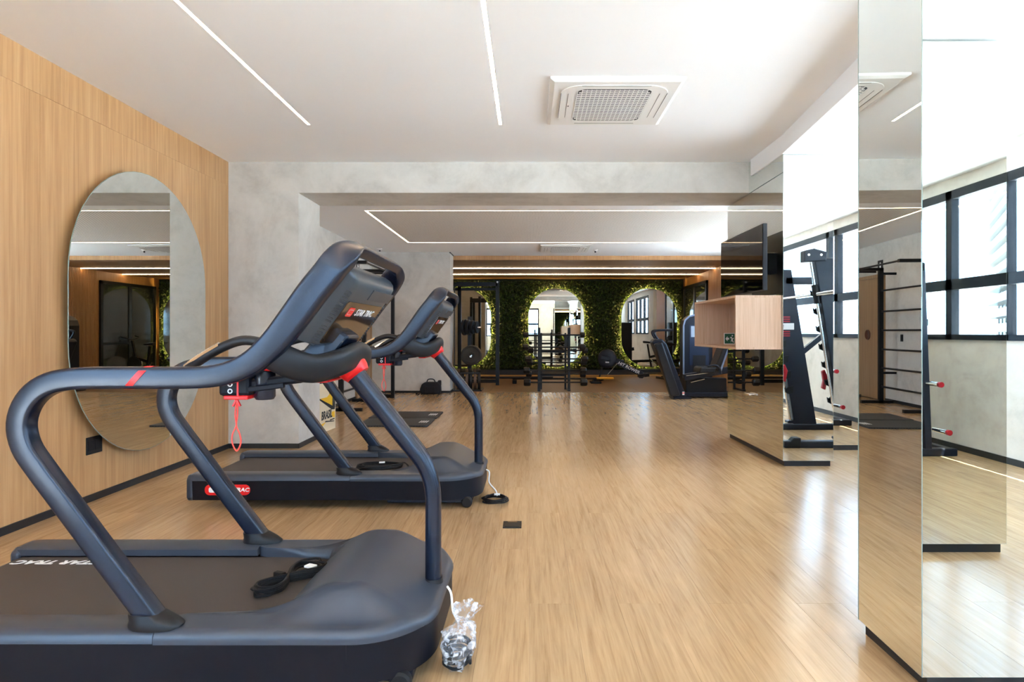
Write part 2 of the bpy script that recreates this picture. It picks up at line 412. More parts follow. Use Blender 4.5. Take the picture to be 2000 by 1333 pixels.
# LED profiles
def led(label, x0, x1, y0, y1, z, ch=.05):
    t = thing('led_profile', label, 'light strip', ((x0 + x1) / 2, (y0 + y1) / 2, z + .004), 0, 'linear ceiling lights')
    hx, hy = (x1 - x0) / 2, (y1 - y0) / 2
    BOX('diffuser', M_led, -hx, hx, -hy, hy, 0, .01, t); BOX('channel', M_white, -hx, hx, -hy, hy, .010, .010 + ch, t)
led('linear light running along the ceiling above the treadmills, nearest the wood wall', LED1 - .011, LED1 + .011, YBACK + .3, yl, ZC)
led('linear light on the ceiling between the treadmills and the air conditioner', LED2 - .011, LED2 + .011, YBACK + .3, yl, ZC)
led('front long side of the rectangular ceiling light, just behind the cement beam', RX0 + .012, RX1 - .012, RY0 - .011, RY0 + .011, ZC2)
led('rear long side of the rectangular ceiling light in the far room', RX0 + .012, RX1 - .012, RY1 - .011, RY1 + .011, ZC2)
led('short left end of the rectangular ceiling light', RX0 - .011, RX0 + .011, RY0 - .011, RY1 + .011, ZC2)
led('hidden right side of the rectangular ceiling light', RX1 - .011, RX1 + .011, RY0 - .011, RY1 + .011, ZC2)
led('front light line on the dark wood ceiling before the green wall', XL + .1, XR - .03, 14.49, 14.503, ZC3 - .0155, .001)
led('rear light line on the dark wood ceiling closest to the green wall', XL + .1, XR - .03, 16.0, 16.014, ZC3 - .0155, .001)
led('light line on the soffit over the window bay, seen in the mirrors', 3.385, 3.415, .6, 6.2, ZS - .0155, .001)

# ------------------------------------------------------------------ windows
def wall_with_holes(name, m, axis, pos, th, a0, a1, z0, z1, holes, label=None):
    b = MB(); 
    def add(u0, u1, w0, w1):
        if u1 - u0 < 1e-4 or w1 - w0 < 1e-4: return
        if axis == 'x': b.box(pos, pos + th, u0, u1, w0, w1)
        else: b.box(u0, u1, pos, pos + th, w0, w1)
    cur = a0
    for (h0, h1, w0, w1) in holes:
        add(cur, h0, z0, z1); add(h0, h1, z0, w0); add(h0, h1, w1, z1); cur = h1
    add(cur, a1, z0, z1); return struct(b.build(name, m), label)
WN = [0]
def window(axis, pos, h0, h1, w0, w1, mull, inward, flip=False):
    WN[0] += 1; e = bpy.data.objects.new('window_%d' % WN[0], None); link(e); e['kind'] = 'structure'
    e.location = (pos, (h0 + h1) / 2, w0) if axis == 'x' else ((h0 + h1) / 2, pos, w0)
    c = (h0 + h1) / 2
    def bx(nm, m, u0, u1, z0, z1, d0, d1):
        b = MB()
        if axis == 'x': b.box(d0, d1, u0 - c, u1 - c, z0 - w0, z1 - w0)
        else: b.box(u0 - c, u1 - c, d0, d1, z0 - w0, z1 - w0)
        return b.build(nm, m, e)
    f = .055; d0, d1 = (-.02, .06) if inward < 0 else (-.06, .02)
    bx('frame_sill', M_alu, h0, h1, w0, w0 + f, d0, d1); bx('frame_head', M_alu, h0, h1, w1 - .09, w1, d0, d1)
    bx('frame_jamb', M_alu, h0, h0 + f, w0, w1, d0, d1); bx('frame_jamb', M_alu, h1 - f, h1, w0, w1, d0, d1)
    bx('frame_transom', M_alu, h0, h1, 1.66, 1.77, d0, d1)
    for mu in mull: bx('frame_mullion', M_alu, mu - .045, mu + .045, w0, w1, d0, d1)
    us = [h0] + list(mull) + [h1]
    for i in range(len(us) - 1):
        for (z0, z1) in ((w0 + .03, 1.70), (1.72, w1 - .05)): bx('pane', M_glass, us[i] + .02, us[i + 1] - .02, z0, z1, .015 * -inward, .021 * -inward)
    if flip: portal('window_portal', (pos - .12, c, (w0 + w1) / 2), (0, -PI / 2, 0), w1 - w0, h1 - h0)
    elif axis == 'x': portal('window_portal', (pos + .1, c, (w0 + w1) / 2), (0, PI / 2, 0), w1 - w0, h1 - h0)
    else: portal('window_portal', (c, pos - .1, (w0 + w1) / 2), (PI / 2, 0, PI), h1 - h0, w1 - w0)
WZ0, WZ1 = 1.14, 2.70
h_r1 = (-3.2, 6.15); h_r2 = (7.25, 8.9); h_r3 = (9.4, 12.0)
wall_with_holes('wall_right', M_conc, 'x', XR, .16, YBACK, 12.9, 0, 3.1, [(*h_r1, WZ0, WZ1), (*h_r2, WZ0, 2.6), (*h_r3, WZ0, 2.6)], 'cement wall with black framed windows on the right')
window('x', XR, *h_r1, WZ0, WZ1, [-1.55, .25, 2.05, 3.85, 5.2], -1)
window('x', XR, *h_r2, WZ0, 2.6, [8.07], -1)
window('x', XR, *h_r3, WZ0, 2.6, [10.27, 11.13], -1)
struct(BOX('baseboard_right', M_black, XR - .012, XR, YBACK, 6.34, 0, .06))
bk = [(-2.7, .58), (1.5, 4.1)]
wall_with_holes('wall_back', M_conc2, 'y', YBACK - .16, .16, XL - .1, XR + .16, 0, 3.1, [(a, b, .95, 2.7) for a, b in bk], 'beige wall with windows behind the camera')
window('y', YBACK, -2.7, .58, .95, 2.7, [-1.6, -.5], 1)
window('y', YBACK, 1.5, 4.1, .95, 2.7, [2.8], 1)

wall_with_holes('wall_left_rear', M_conc2, 'x', XL - .16, .16, YBACK, YLW, 0, 3.1, [(-2.7, .1, .1, 2.5)], 'wall behind the camera with unseen glazed door added for blue daylight')
window('x', XL - .1, -2.7, .1, .1, 2.5, [-1.3], 1, True)  # unseen glazed door, added as a guessed source of the treadmills' blue daylight
# green-room right wall: slats, then the glass door
wr = struct(BOX('wall_right_green_room', M_conc2, XR, XR + .16, 12.9, 17.8, 0, 3.1))
struct(BOX('wall_right_backing', M_wood_slat, XR - .02, XR, 13.7, YG, 0, ZC3))
ws = struct(BOX('wall_slatted', M_black, XR - .024, XR - .02, 13.7, 15.05, 0, ZC3), 'vertical wood slat cladding beside the glass door')
sl = BOX('slat', M_wood_slat, XR - .05, XR - .024, 13.7, 13.73, 0, ZC3, ws)
for i in range(1, 27):
    o = sl.copy(); COL.objects.link(o); o.parent = ws; o.location.y = i * .05
d1 = bpy.data.objects.new('door_1', None); link(d1); struct(d1, 'black framed glass door in the green room'); d1.location = (XR - .03, 16.25, 0)
for (a, b, z0, z1) in ((-1.12, -1.04, 0, 2.5), (1.04, 1.12, 0, 2.5), (-1.12, 1.12, 2.42, 2.5), (-.06, .06, 0, 2.42), (-1.04, -.06, .9, .96)):
    BOX('door_frame', M_blackmet, -.05, .0, a, b, z0, z1, d1)
M_dg = mat('dark_glass', (.03, .035, .035), .06, spec=.8)
for a, b in ((-1.04, -.06), (.06, 1.04)): BOX('door_pane', M_dg, -.03, -.02, a, b, .02, 2.42, d1)
# wooden door in the far room on the left, seen in the near mirror
d2 = bpy.data.objects.new('door_2', None); link(d2); struct(d2, 'brown wood door with round finger pull'); d2.location = (XL, 11.65, 0)
BOX('door_leaf', M_door, 0, .03, -.46, .46, .01, 2.2, d2); BOX('door_frame', M_door, 0, .045, -.52, -.46, 0, 2.26, d2); BOX('door_frame', M_door, 0, .045, .46, .52, 0, 2.26, d2); BOX('door_frame', M_door, 0, .045, -.52, .52, 2.2, 2.26, d2)
MB().lathe([(.0, .004), (.075, .004), (.09, .012), (.097, 0)], (.03, .05, 1.17), (1, 0, 0)).build('finger_pull', mat('copper_pull', (.16, .06, .035), .3, .7), d2, True)

# ------------------------------------------------------------------ mirrored pillars
def pillar(name, label, x0, x1, y0, y1, ztop):
    e = bpy.data.objects.new(name, None); link(e); struct(e, label); e.location = (x0, y0, 0)
    BOX('core', M_white_wall, .025, x1 - x0 - .025, .025, y1 - y0 - .025, 0, ztop, e)
    BOX('skirting', M_black, .02, x1 - x0 - .02, .02, y1 - y0 - .02, 0, .05, e); return e
def mpanel(e, p0, p1, z0, z1, out):
    # vertical mirror sheet 6 mm thick between two plan points; `out` is the outward plan normal
    p0, p1, o = Vector((*p0, 0)), Vector((*p1, 0)), Vector((*out, 0)); org = Vector(e.location); d = (p1 - p0); L = d.length; d.normalize()
    c = (p0 + p1) / 2 - org + Vector((0, 0, (z0 + z1) / 2))
    r = MB().obox(c - o * .004, d, o, (0, 0, 1), L / 2 - .0008, .003, (z1 - z0) / 2 - .0008).build('mirror_edge', M_edge, e)
    m = MB().obox(c - o * .0005, d, o, (0, 0, 1), L / 2 - .002, .0005, (z1 - z0) / 2 - .002).build('mirror_panel', M_mirror, e); return m
MZ = .05
e = pillar('pillar', 'mirror clad pillar by the cement beam, carrying the television', 2.30, 2.757, 5.57, 7.13, ZS)
mpanel(e, (2.30, 5.57), (2.30, 7.13), MZ, 2.668, (-1, 0)); mpanel(e, (2.30, 5.57), (2.30, YB0 - .004), 2.671, ZC - .006, (-1, 0))
mpanel(e, (2.30, 5.57), (2.757, 5.57), MZ, ZS - .004, (0, -1))
BOX('core', M_white_wall, .01, .05, .01, YB0 - 5.58, ZS, ZC - .002, e)
# near pillar: its left sheet sits about 1.5 degrees off square
e = pillar('pillar', 'large mirror clad pillar at the right edge of the picture', 1.337, 2.15, 2.077, 2.50, ZC)
mpanel(e, (1.3265, 2.077), (1.3265 + .0115, 2.497), MZ, ZC - .004, (-.99963, .0271))
mpanel(e, (1.327, 2.077), (2.15, 2.077), MZ, ZC - .004, (0, -1)); mpanel(e, (1.337, 2.503), (2.15, 2.503), MZ, ZC - .004, (0, 1))
e = pillar('pillar', 'mirror clad pillar beside the camera, seen only in the mirrors', 2.1, 2.63, .3, .77, ZS)
mpanel(e, (2.1, .77), (2.63, .77), MZ, ZS - .01, (0, 1)); mpanel(e, (2.1, .3), (2.1, .77), MZ, ZS - .01, (-1, 0))
e = bpy.data.objects.new('wall_mirror_bay', None); link(e); struct(e, 'mirrored end wall of the window bay'); e.location = (2.76, 6.34, 0)
mpanel(e, (2.757, 6.345), (3.60, 6.345), MZ, ZS - .003, (0, -1)); mpanel(e, (3.60, 6.345), (XR, 6.345), MZ, ZS - .003, (0, -1))
BOX('skirting', M_black, 0, XR - 2.76, .006, .018, 0, .05, e)

# ------------------------------------------------------------------ oval mirrors
def oval(name, label, loc, w, h, face, halo, grp=None, back=.05):
    # face 'x' : looks to +X ; face 'y' : looks to -Y
    t = thing(name, label, 'mirror', loc, 0, grp); P = stadium(w, h, 28)
    if face == 'x':
        MB().prism(P, 'x', .0, .005).build('glass_edge', M_edge, t); MB().prism(stadium(w - .006, h - .006, 28), 'x', .0052, .0058).build('mirror_glass', M_mirror, t)
        MB().prism(stadium(w - .25, h - .25), 'x', -back, 0).build('backing', M_black, t)
    else:
        MB().prism(P, 'y', -.005, 0).build('glass_edge', M_edge, t); MB().prism(stadium(w - .006, h - .006, 28), 'y', -.0058, -.0052).build('mirror_glass', M_mirror, t)
        MB().prism(stadium(w - .25, h - .25), 'y', 0, back).build('backing', M_black, t)
        if halo:
            o = MB(); A = stadium(w - .10, h - .10, 20); nA = len(A)
            o.add([(p[0], .012, p[1]) for p in A] + [(p[0], .03, p[1]) for p in A], [(i, (i + 1) % nA, nA + (i + 1) % nA, nA + i) for i in range(nA)])
            o.build('led_strip', M_ledy, t)
    return t
oval('oval_mirror', 'tall oval mirror on the oak panelled wall behind the treadmills', (-3.105, 5.005, 1.385), 1.75, 2.23, 'x', False, back=.055)
YM = YG - .16
for x, lb in ((-1.88, 'oval mirror in the green wall behind the squat rack, left of three'), (.763, 'oval mirror in the green wall behind the barbell rack, middle of three'), (3.40, 'oval mirror in the green wall behind the leg machine, right of three')):
    oval('oval_mirror', lb, (x, YM, 1.342), 1.58, 2.24, 'y', True, 'backlit oval mirrors in the green wall', back=.09)
struct(BOX('wall_green', mat('green_backing', (.008, .016, .006), .9), XL, XR, YG, YG + .15, 0, ZC3), 'backing of the vertical garden')
struct(BOX('trim_green_base', M_black, XL, XR, YG - .12, YG, 0, .14))
# foliage
def foliage():
    N = 42000; x = rng.uniform(XL + .07, XR - .12, N); z = rng.uniform(.2, ZC3 - .07, N)
    keep = np.ones(N, bool); near = np.full(N, 9.)
    for cx in (-1.88, .763, 3.40):
        r = .79; dz = np.clip(np.abs(z - 1.342) - (1.12 - r), 0, None); d = np.hypot(x - cx, dz) - r
        keep &= d > .0; near = np.minimum(near, d)
    x, z, near = x[keep], z[keep], near[keep]; n = len(x)
    lump = .5 + .5 * np.sin(x * 5.1 + 2 * np.sin(z * 4.3)) * np.sin(z * 6.2 + 1.3 * np.sin(x * 3.7))
    dep = rng.uniform(.06, .14, n) + .07 * lump
    dep = np.where(near < .4, np.minimum(dep, .075 + near * .33 + rng.uniform(-.02, .02, n)), dep); y = YG - dep
    s = rng.uniform(.026, .052, n); a = rng.uniform(0, 2 * PI, n); tilt = rng.uniform(-1.4, 1.4, n); tl2 = rng.uniform(-1.3, .9, n)
    ux = np.stack([np.cos(a), np.sin(tilt) * .9, np.sin(a)], 1); ux /= np.linalg.norm(ux, axis=1)[:, None]
    vx = np.stack([-np.sin(a), np.sin(tl2) * 1.1, np.cos(a)], 1); vx /= np.linalg.norm(vx, axis=1)[:, None]
    c = np.stack([x, y, z], 1); nn = np.cross(ux, vx)
    q = np.stack([c - ux * s[:, None], c - vx * s[:, None] * .5 + nn * .008, c + ux * s[:, None] * 1.1, c + vx * s[:, None] * .5 + nn * .008], 1).reshape(-1, 3)
    me = bpy.data.meshes.new('green_wall_foliage'); idx = np.arange(n * 4).reshape(-1, 4)
    f = np.concatenate([idx[:, [0, 1, 2]], idx[:, [0, 2, 3]]], 0)
    me.from_pydata(q.tolist(), [], f.tolist())
    at = me.attributes.new('tint', 'FLOAT', 'POINT'); at.data.foreach_set('value', np.repeat(rng.uniform(0, 1, n) ** 1.4, 4).astype('f'))
    me.materials.append(M_leaf); o = bpy.data.objects.new('green_wall_foliage', me); link(o)
    tag(o, 'dense leaves of the vertical garden around the oval mirrors', 'foliage', kind='stuff')
foliage()

# ------------------------------------------------------------------ treadmill
def treadmill(label, Yc):
    OX = -1.32; t = thing('treadmill', label, 'treadmill', (OX, Yc, 0), 0, 'treadmills in a row')
    def X(x): return x - OX
    HW = .46; XRR = -2.35; XF = -.33; RC = .27
    # side rails, panels, end caps
    for s in (-1, 1):
        prof = [(HW - .14, .205), (HW - .14, .232), (HW - .125, .240), (HW - .03, .240), (HW - .012, .236), (HW - .002, .225), (HW, .200), (HW - .02, .198)]
        MB().prism([(s * a, b) for a, b in prof], 'x', X(XRR + .03), X(-1.232)).build('side_rail', M_rail, t, True)
        MB().prism([(s * (HW - .004), .197), (s * (HW - .03), .197), (s * (HW - .03), .066), (s * (HW - .008), .066)], 'x', X(XRR + .04), X(-.60)).build('side_panel', M_panelblk, t)
        cap = [(HW - .15, .06), (HW - .15, .22), (HW - .12, .238), (HW - .02, .238), (HW + .002, .21), (HW + .002, .085), (HW - .015, .06)]
        MB().prism([(s * a, b) for a, b in cap], 'x', X(XRR), X(XRR + .042)).build('end_cap', M_rail, t, bevel=.012)
        MB().lathe([(.0, -.02), (.03, -.02), (.038, -.012), (.038, .012), (.03, .02), (0, .02)], (X(-.435), s * (HW - .07), .038), (0, 1, 0), 20).build('wheel', M_rub, t, True)
        MB().lathe([(.0, 0), (.028, 0), (.022, .03), (0, .03)], (X(XRR + .3), s * (HW - .09), .0), (0, 0, 1), 16).build('foot', M_rub, t, True).location.z = 0
        MB().box(X(-2.05), X(-2.02), s * (HW - .11) - .02, s * (HW - .11) + .02, .02, .08).build('foot_bracket', M_panelblk, t)
    MB().box(X(-1.0), X(-.40), -.36, .36, .02, .075).build('lift_frame', M_tube, t, bevel=.008)
    MB().box(X(-2.30), X(-.7), -.43, .43, .07, .185).build('deck_frame', M_panelblk, t)
    # belt with rear roller turn
    bp = [(X(-.86), .2), (X(-2.29), .2)] + [(X(-2.29) - .055 * math.sin(a), .145 + .055 * math.cos(a)) for a in np.linspace(.15, PI, 10)] + [(X(-.86), .09)]
    belt = MB().prism(bp, 'y', -.318, .318).build('belt', M_belt, t, True, ang=30)
    # front lower panel
    plan = []
    for i in range(15): a = -PI / 2 + PI / 2 * i / 14; plan.append((X(XF - RC) + (RC - .006) * math.cos(a), -(HW - RC) + (RC - .006) * math.sin(a)))
    plan2 = plan + [(x, -y) for x, y in plan[::-1]]
    MB().prism([(X(-.60), -(HW - .006))] + plan2 + [(X(-.60), HW - .006)], 'z', .062, .197).build('front_panel', M_panelblk, t, True, ang=30)
    # motor hood: height field
    def xf(y):
        a = abs(y) - (HW - RC); return XF if a <= 0 else XF - RC + math.sqrt(max(RC * RC - a * a, 0))
    def sst(a, b, v): v = min(max((v - a) / (b - a), 0), 1); return v * v * (3 - 2 * v)
    def xr(y): return -.885 - .345 * sst(.29, .335, abs(y))
    def bump(x):
        if x < -.64: return .094 * sst(-.93, -.68, x)
        return .094 - .112 * sst(-.62, -.35, x)
    def hz(x, y):
        z = .240 + bump(x) * (1 - sst(.29, .42, abs(y))) - (.034 * (1 - sst(-.90, -.80, x)) * (1 - sst(.25, .30, abs(y))))
        cx, cy = x - (XF - RC), abs(y) - (HW - RC)
        d = RC - math.hypot(max(cx, 0), cy) if (cx > 0 and cy > 0) else min(HW - abs(y), XF - x)
        r = .03; d = max(d, 0)
        if d < r: z -= (r - math.sqrt(max(r * r - (r - d) ** 2, 0)))
        return z
    ny, nx = 61, 41; ys = [HW * math.sin(PI / 2 * (2 * j / (ny - 1) - 1)) for j in range(ny)]; vs = []; fs = []
    for y in ys:
        for i in range(nx):
            s_ = math.sin(PI / 2 * i / (nx - 1)); x = xr(y) + (xf(y) - xr(y)) * s_; vs.append((X(x), y, hz(x, y)))
    for j in range(ny - 1):
        for i in range(nx - 1): a = j * nx + i; fs.append((a, a + 1, a + nx + 1, a + nx))
    loop = [i for i in range(nx)] + [j * nx + nx - 1 for j in range(1, ny)] + [(ny - 1) * nx + i for i in range(nx - 2, -1, -1)] + [j * nx for j in range(ny - 2, 0, -1)]
    b0 = len(vs)
    for l in loop: vs.append((vs[l][0], vs[l][1], .197))
    nl = len(loop)
    for k in range(nl): fs.append((loop[k], b0 + k, b0 + (k + 1) % nl, loop[(k + 1) % nl]))
    MB().add(vs, fs).build('motor_hood', M_rail, t, True, ang=60)
    # handrail: one continuous tube, foot to foot through the console loop
    HY = .41; k = 2.055 / 1200
    def pt(px, py): return (X((px - 1034) * k), -HY, CAMZ - (py - 649) * k)
    near = [pt(303, 1213), pt(214, 1095), pt(132, 985), pt(82, 918), pt(52, 872), pt(43, 826), pt(58, 783), pt(92, 753), pt(145, 740), pt(250, 738), pt(355, 738), pt(430, 733), pt(487, 712), pt(534, 672), pt(575, 620), pt(610, 572), pt(640, 535)]
    d = Vector((.585, 0, .811)); e0 = Vector(near[-1])
    near += [e0 + d * .045 + Vector((0, .004, 0)), e0 + d * .082 + Vector((0, .030, 0)), e0 + d * .108 + Vector((0, .075, 0)), e0 + d * .118 + Vector((0, .14, 0))]
    full = [Vector(p) for p in near] + [Vector((near[-1][0], 0, near[-1][2]))] + [Vector((p[0], -p[1], p[2])) for p in near[::-1]]
    path = catmull(full, 4)
    def sec(u):
        w = 1 - abs(2 * u - 1)      # 0 at feet .. 1 at top bar
        a = .037 + .012 * sst(.50, .72, w) - .026 * sst(.84, .95, w); b = .030 - .008 * sst(.84, .95, w)
        return superell(24, a, b, 5.5)
    MB().tube(path, sec=sec, up=(0, 1, 0)).build('handrail', M_tube, t, True, ang=50)
    for s in (-1, 1):
        x0 = near[0][0]; col_ = MB()
        ring = []
        for (z, a, b, sh) in ((.236, .088, .046, .006), (.246, .090, .048, .004), (.262, .076, .046, -.004), (.285, .058, .040, -.026)):
            ring += [(x0 + sh + p[0], s * HY + p[1], z) for p in superell(20, a, b, 2.4)]
        fs = [(i * 20 + j, i * 20 + (j + 1) % 20, (i + 1) * 20 + (j + 1) % 20, (i + 1) * 20 + j) for i in range(3) for j in range(20)] + [tuple(range(60, 80))]
        col_.add(ring, fs).build('rail_collar', M_pad, t, True, ang=50)
    # front mast
    km = (2.46 / 1200)
    def pm(px, py): return (X((px - 1034) * km), 0, CAMZ - (py - 649) * km)
    mast = rounded([pm(846, 1146), pm(846, 925), pm(692, 730), pm(676, 709)], [.11, .02], 10)
    MB().tube(mast, sec=lambda u: superell(16, .032 + .012 * sst(.2, .8, u), .036 + .014 * sst(.2, .8, u), 2.3), up=(0, 1, 0)).build('mast', M_tube, t, True, ang=50)
    mt = Vector(pm(690, 722)); md = (Vector(pm(690, 722)) - Vector(pm(760, 808))).normalized()
    MB().tube([mt - md * .030, mt - md * .012, mt + md * .03], sec=lambda u: superell(20, .047 + .014 * u, .056 + .026 * u, 2.4), up=(0, 1, 0)).build('mast_collar', M_red, t, True, ang=60)
    MB().tube([pm(846, 1150), pm(846, 1128)], sec=lambda u: superell(20, .044 - .008 * u, .050 - .008 * u, 2.4), up=(0, 1, 0)).build('mast_foot', M_pad, t, True, ang=60)
    # console
    D = Vector((.582, 0, .813)); Nn = Vector((.813, 0, -.582)); A = Vector((X(-.645), 0, 1.342)); Yv = Vector((0, 1, 0))
    cs = MB()
    n1 = 14
    ring = []; secs = [(-.21, .02), (-.205, .0), (-.1, 0), (.0, 0), (.045, .0), (.070, .010), (.086, .028), (.094, .052)]
    for dd, nin in secs:
        poly = []
        for (yy, nn) in ((-.345, -.085), (-.345, -.055), (-.335, -.032), (-.312, -.014), (-.285, -.004), (-.25, 0), (.25, 0), (.285, -.004), (.312, -.014), (.335, -.032), (.345, -.055), (.345, -.085)):
            poly.append(A + D * dd + Yv * yy + Nn * min(nn, -nin))
        ring += poly
    m_ = 12; fs = [(i * m_ + j, i * m_ + (j + 1) % m_, (i + 1) * m_ + (j + 1) % m_, (i + 1) * m_ + j) for i in range(len(secs) - 1) for j in range(m_)]
    fs += [tuple(range(m_))[::-1], tuple(range((len(secs) - 1) * m_, len(secs) * m_))]
    cons = cs.add(ring, fs).build('console', M_casing, t, True, ang=35)
    gp = MB(); P = rrect(.50, .185, .012)
    gp.add([A + D * (-.105 + p[1]) + Yv * p[0] + Nn * .0005 for p in P] + [A + D * (-.105 + p[1]) + Yv * p[0] + Nn * .004 for p in P], [tuple(range(len(P)))[::-1], tuple(range(len(P), 2 * len(P)))] + [(i, (i + 1) % len(P), len(P) + (i + 1) % len(P), len(P) + i) for i in range(len(P))])
    gp.build('back_cover', M_gloss, t)
    lid = MB(); lid.obox(A + D * .030 + Yv * .13 + Nn * .001, Yv, D, Nn, - .0 + .17, .024, .002); lid.build('service_lid', M_casing, cons, bevel=.003)
    for s in (-1, 1):
        v0 = None
        for i in range(19):
            if i == 11: continue
            if v0 is None:
                v0 = MB().obox(A + D * .02 + Yv * s * .306 + Nn * -.0145, (Yv * s * -.75 + Nn * .55).normalized(), D, (Yv * s * .55 + Nn * .75).normalized(), .026, .0032, .003).build('vent_slot', M_slot, cons)
            else:
                o = v0.copy(); COL.objects.link(o); o.parent = cons; o.location = D * (-i * .0125)
    lg = A + D * -.055 + Nn * .0048
    pl_ = MB(); P = rrect(.075, .04, .012)
    pl_.add([lg + D * p[1] + Yv * (p[0] - .155) for p in P], [tuple(range(len(P)))]); pl_.build('logo_mark', M_red, t)
    pl_ = MB(); P = rrect(.055, .024, .008); pl_.add([lg + Nn * .0006 + D * p[1] + Yv * (p[0] - .155) for p in P], [tuple(range(len(P)))]); pl_.build('logo_plate', M_txtw, t)
    pl_ = MB(); P = rrect(.050, .019, .006); pl_.add([lg + Nn * .0012 + D * p[1] + Yv * (p[0] - .155) for p in P], [tuple(range(len(P)))]); pl_.build('logo_core', M_red, t)
    text('logo_text', 'STAR TRAC', .042, M_txtw, t, frame(lg + Yv * .04, Yv, D), .25, .008, sx=1.15)
    BOX('screen', M_screen, -.001, .001, -.28, .28, -.12, .12, t).matrix_local = frame(A + D * -.04 - Nn * .086, Nn, Yv)
    # shroud below the console
    sh = [(-.885, -.385, 1.155), (-.83, -.365, 1.12), (-.765, -.29, 1.09), (-.705, -.17, 1.108), (-.69, 0, 1.130)]
    shp = [Vector((X(a), b, c)) for a, b, c in sh]; shp += [Vector((p.x, -p.y, p.z)) for p in shp[-2::-1]]
    MB().tube(catmull(shp, 5), sec=lambda u: superell(16, .026, .052, 2.6), up=(-.25, 0, 1)).build('console_shroud', M_pad, t, True, ang=60)
    MB().box(X(-.90), X(-.76), -.24, .24, 1.05, 1.09).build('shroud_floor', M_pad, t, bevel=.02, bseg=3)
    nk = MB(); nc = A + D * -.215 - Nn * .012
    nk.prism([(-.13, -.075), (.13, -.075), (.10, .055), (-.10, .055)], 'z', 0, .01); o = MB()
    v = [nc + Yv * y + D * dd + Nn * nn for (dd, w) in ((-.09, .15), (.07, .10)) for (y, nn) in ((-w, -.05), (w, -.05), (w * .8, .05), (-w * .8, .05))]
    o.add(v, [(0, 1, 2, 3), (7, 6, 5, 4)] + [(i, 4 + i, 4 + (i + 1) % 4, (i + 1) % 4) for i in range(4)]).build('console_neck', M_tube, t, bevel=.012, bseg=3)
    # lower control board, stop switch, cord
    MB().bar((X(-1.05), 0, 1.028), (X(-.80), 0, 1.058), .60, .035).build('control_board', M_panelblk, t, bevel=.01)
    MB().bar((X(-.985), -.31, 1.018), (X(-.86), -.31, 1.034), .02, .02).build('board_trim', M_panelblk, t, bevel=.004)
    ST = Vector((X(-1.035), -.265, 1.025)); stp = MB().box(ST.x - .055, ST.x + .055, ST.y - .05, ST.y + .06, ST.z - .03, ST.z + .045).build('stop_switch', M_panelblk, t, bevel=.012)
    BOX('switch_trim', M_red, ST.x - .035, ST.x + .05, ST.y - .054, ST.y + .04, ST.z - .042, ST.z - .027, stp, bevel=.004)
    BOX('switch_trim', M_red, ST.x + .012, ST.x + .018, ST.y - .053, ST.y - .04, ST.z - .03, ST.z + .045, stp)
    for dz in (-.012, .012, .032): MB().lathe([(.005, 0), (.009, 0), (.009, .001), (.005, .001)], (ST.x - .012, ST.y - .0512, ST.z + dz), (0, -1, 0), 14).build('switch_print', M_txtw, stp)
    MB().lathe([(0, -.05), (.03, -.05), (.036, -.04), (.036, .05), (.03, .055), (0, .055)], (X(-.945), -.27, 1.03), (0, 0, 1), 18).build('stop_housing', M_tube, t, True)
    BOX('board_accent', M_red, X(-.97), X(-.91), -.30, -.22, 1.082, 1.095, t, bevel=.004)
    BOX('board_accent', M_red, X(-.82), X(-.77), -.12, .12, 1.026, 1.036, t, bevel=.004)
    lp = [(0, 0), (-.004, -.04), (-.001, -.08), (-.012, -.11), (-.013, -.14), (-.002, -.168), (.006, -.165), (.014, -.14), (.010, -.11), (.0, -.08), (.004, -.04), (.003, 0)]
    cx, cz = ST.x + .0, ST.z - .055
    MB().tube(catmull([(cx + a, ST.y - .03 + .3 * a, cz + b) for a, b in lp], 4), .0026, 6, up=(0, 1, 0)).build('stop_cord', M_redcord, t, True)
    MB().bar((cx - .012, ST.y - .03, cz - .012), (cx + .002, ST.y - .03, cz + .014), .008, .006).bar((cx + .014, ST.y - .03, cz - .012), (cx + .0, ST.y - .03, cz + .014), .008, .006).build('cord_clip', M_red, t)
    # pulse grips
    gA = [(-.87, -.29, 1.10), (-.90, -.29, 1.155), (-.95, -.29, 1.182), (-1.02, -.285, 1.190), (-1.10, -.275, 1.163), (-1.18, -.265, 1.118), (-1.25, -.24, 1.075), (-1.275, -.18, 1.06)]
    gp_ = [Vector((X(a), b, c)) for a, b, c in gA]; gp_ += [Vector((gp_[-1].x - .006, 0, gp_[-1].z - .003))] + [Vector((p.x, -p.y, p.z)) for p in gp_[::-1]]
    grip = MB().tube(catmull(gp_, 5), .0175, 10, up=(0, 1, 0)).build('pulse_grip', M_pad, t, True)
    for s in (-1, 1): MB().tube([(X(-1.10), s * .278, 1.172), (X(-1.18), s * .268, 1.127), (X(-1.235), s * .25, 1.094)], .0145, 8).build('contact_plate', M_chrome, grip, True)
    # red strap wrapped round the near handrail
    q = Vector(pt(276, 738)); dx = .034
    st = MB(); ra = []
    for i, (sx_, p) in enumerate((z_, w_) for z_ in (-.013, .013) for w_ in superell(16, .039, .0325, 3.2)):
        a, b = p; ra.append((q.x + sx_ + a / .039 * dx, q.y + b, q.z + a))
    st.add(ra, [(j, (j + 1) % 16, 16 + (j + 1) % 16, 16 + j) for j in range(16)])
    st.build('red_strap', M_red, t, True)
    # prints
    bd = MB(); P = rrect(.31, .072, .034); bd.prism([(X(-2.068) + p[0], .138 + p[1]) for p in P], 'y', -HW + .001, -HW + .006); badge = bd.build('side_badge', M_red, t)
    bd = MB(); P = rrect(.06, .036, .012); bd.prism([(X(-2.165) + p[0], .138 + p[1]) for p in P], 'y', -HW, -HW + .002); bd.build('badge_mark', M_txtw, badge)
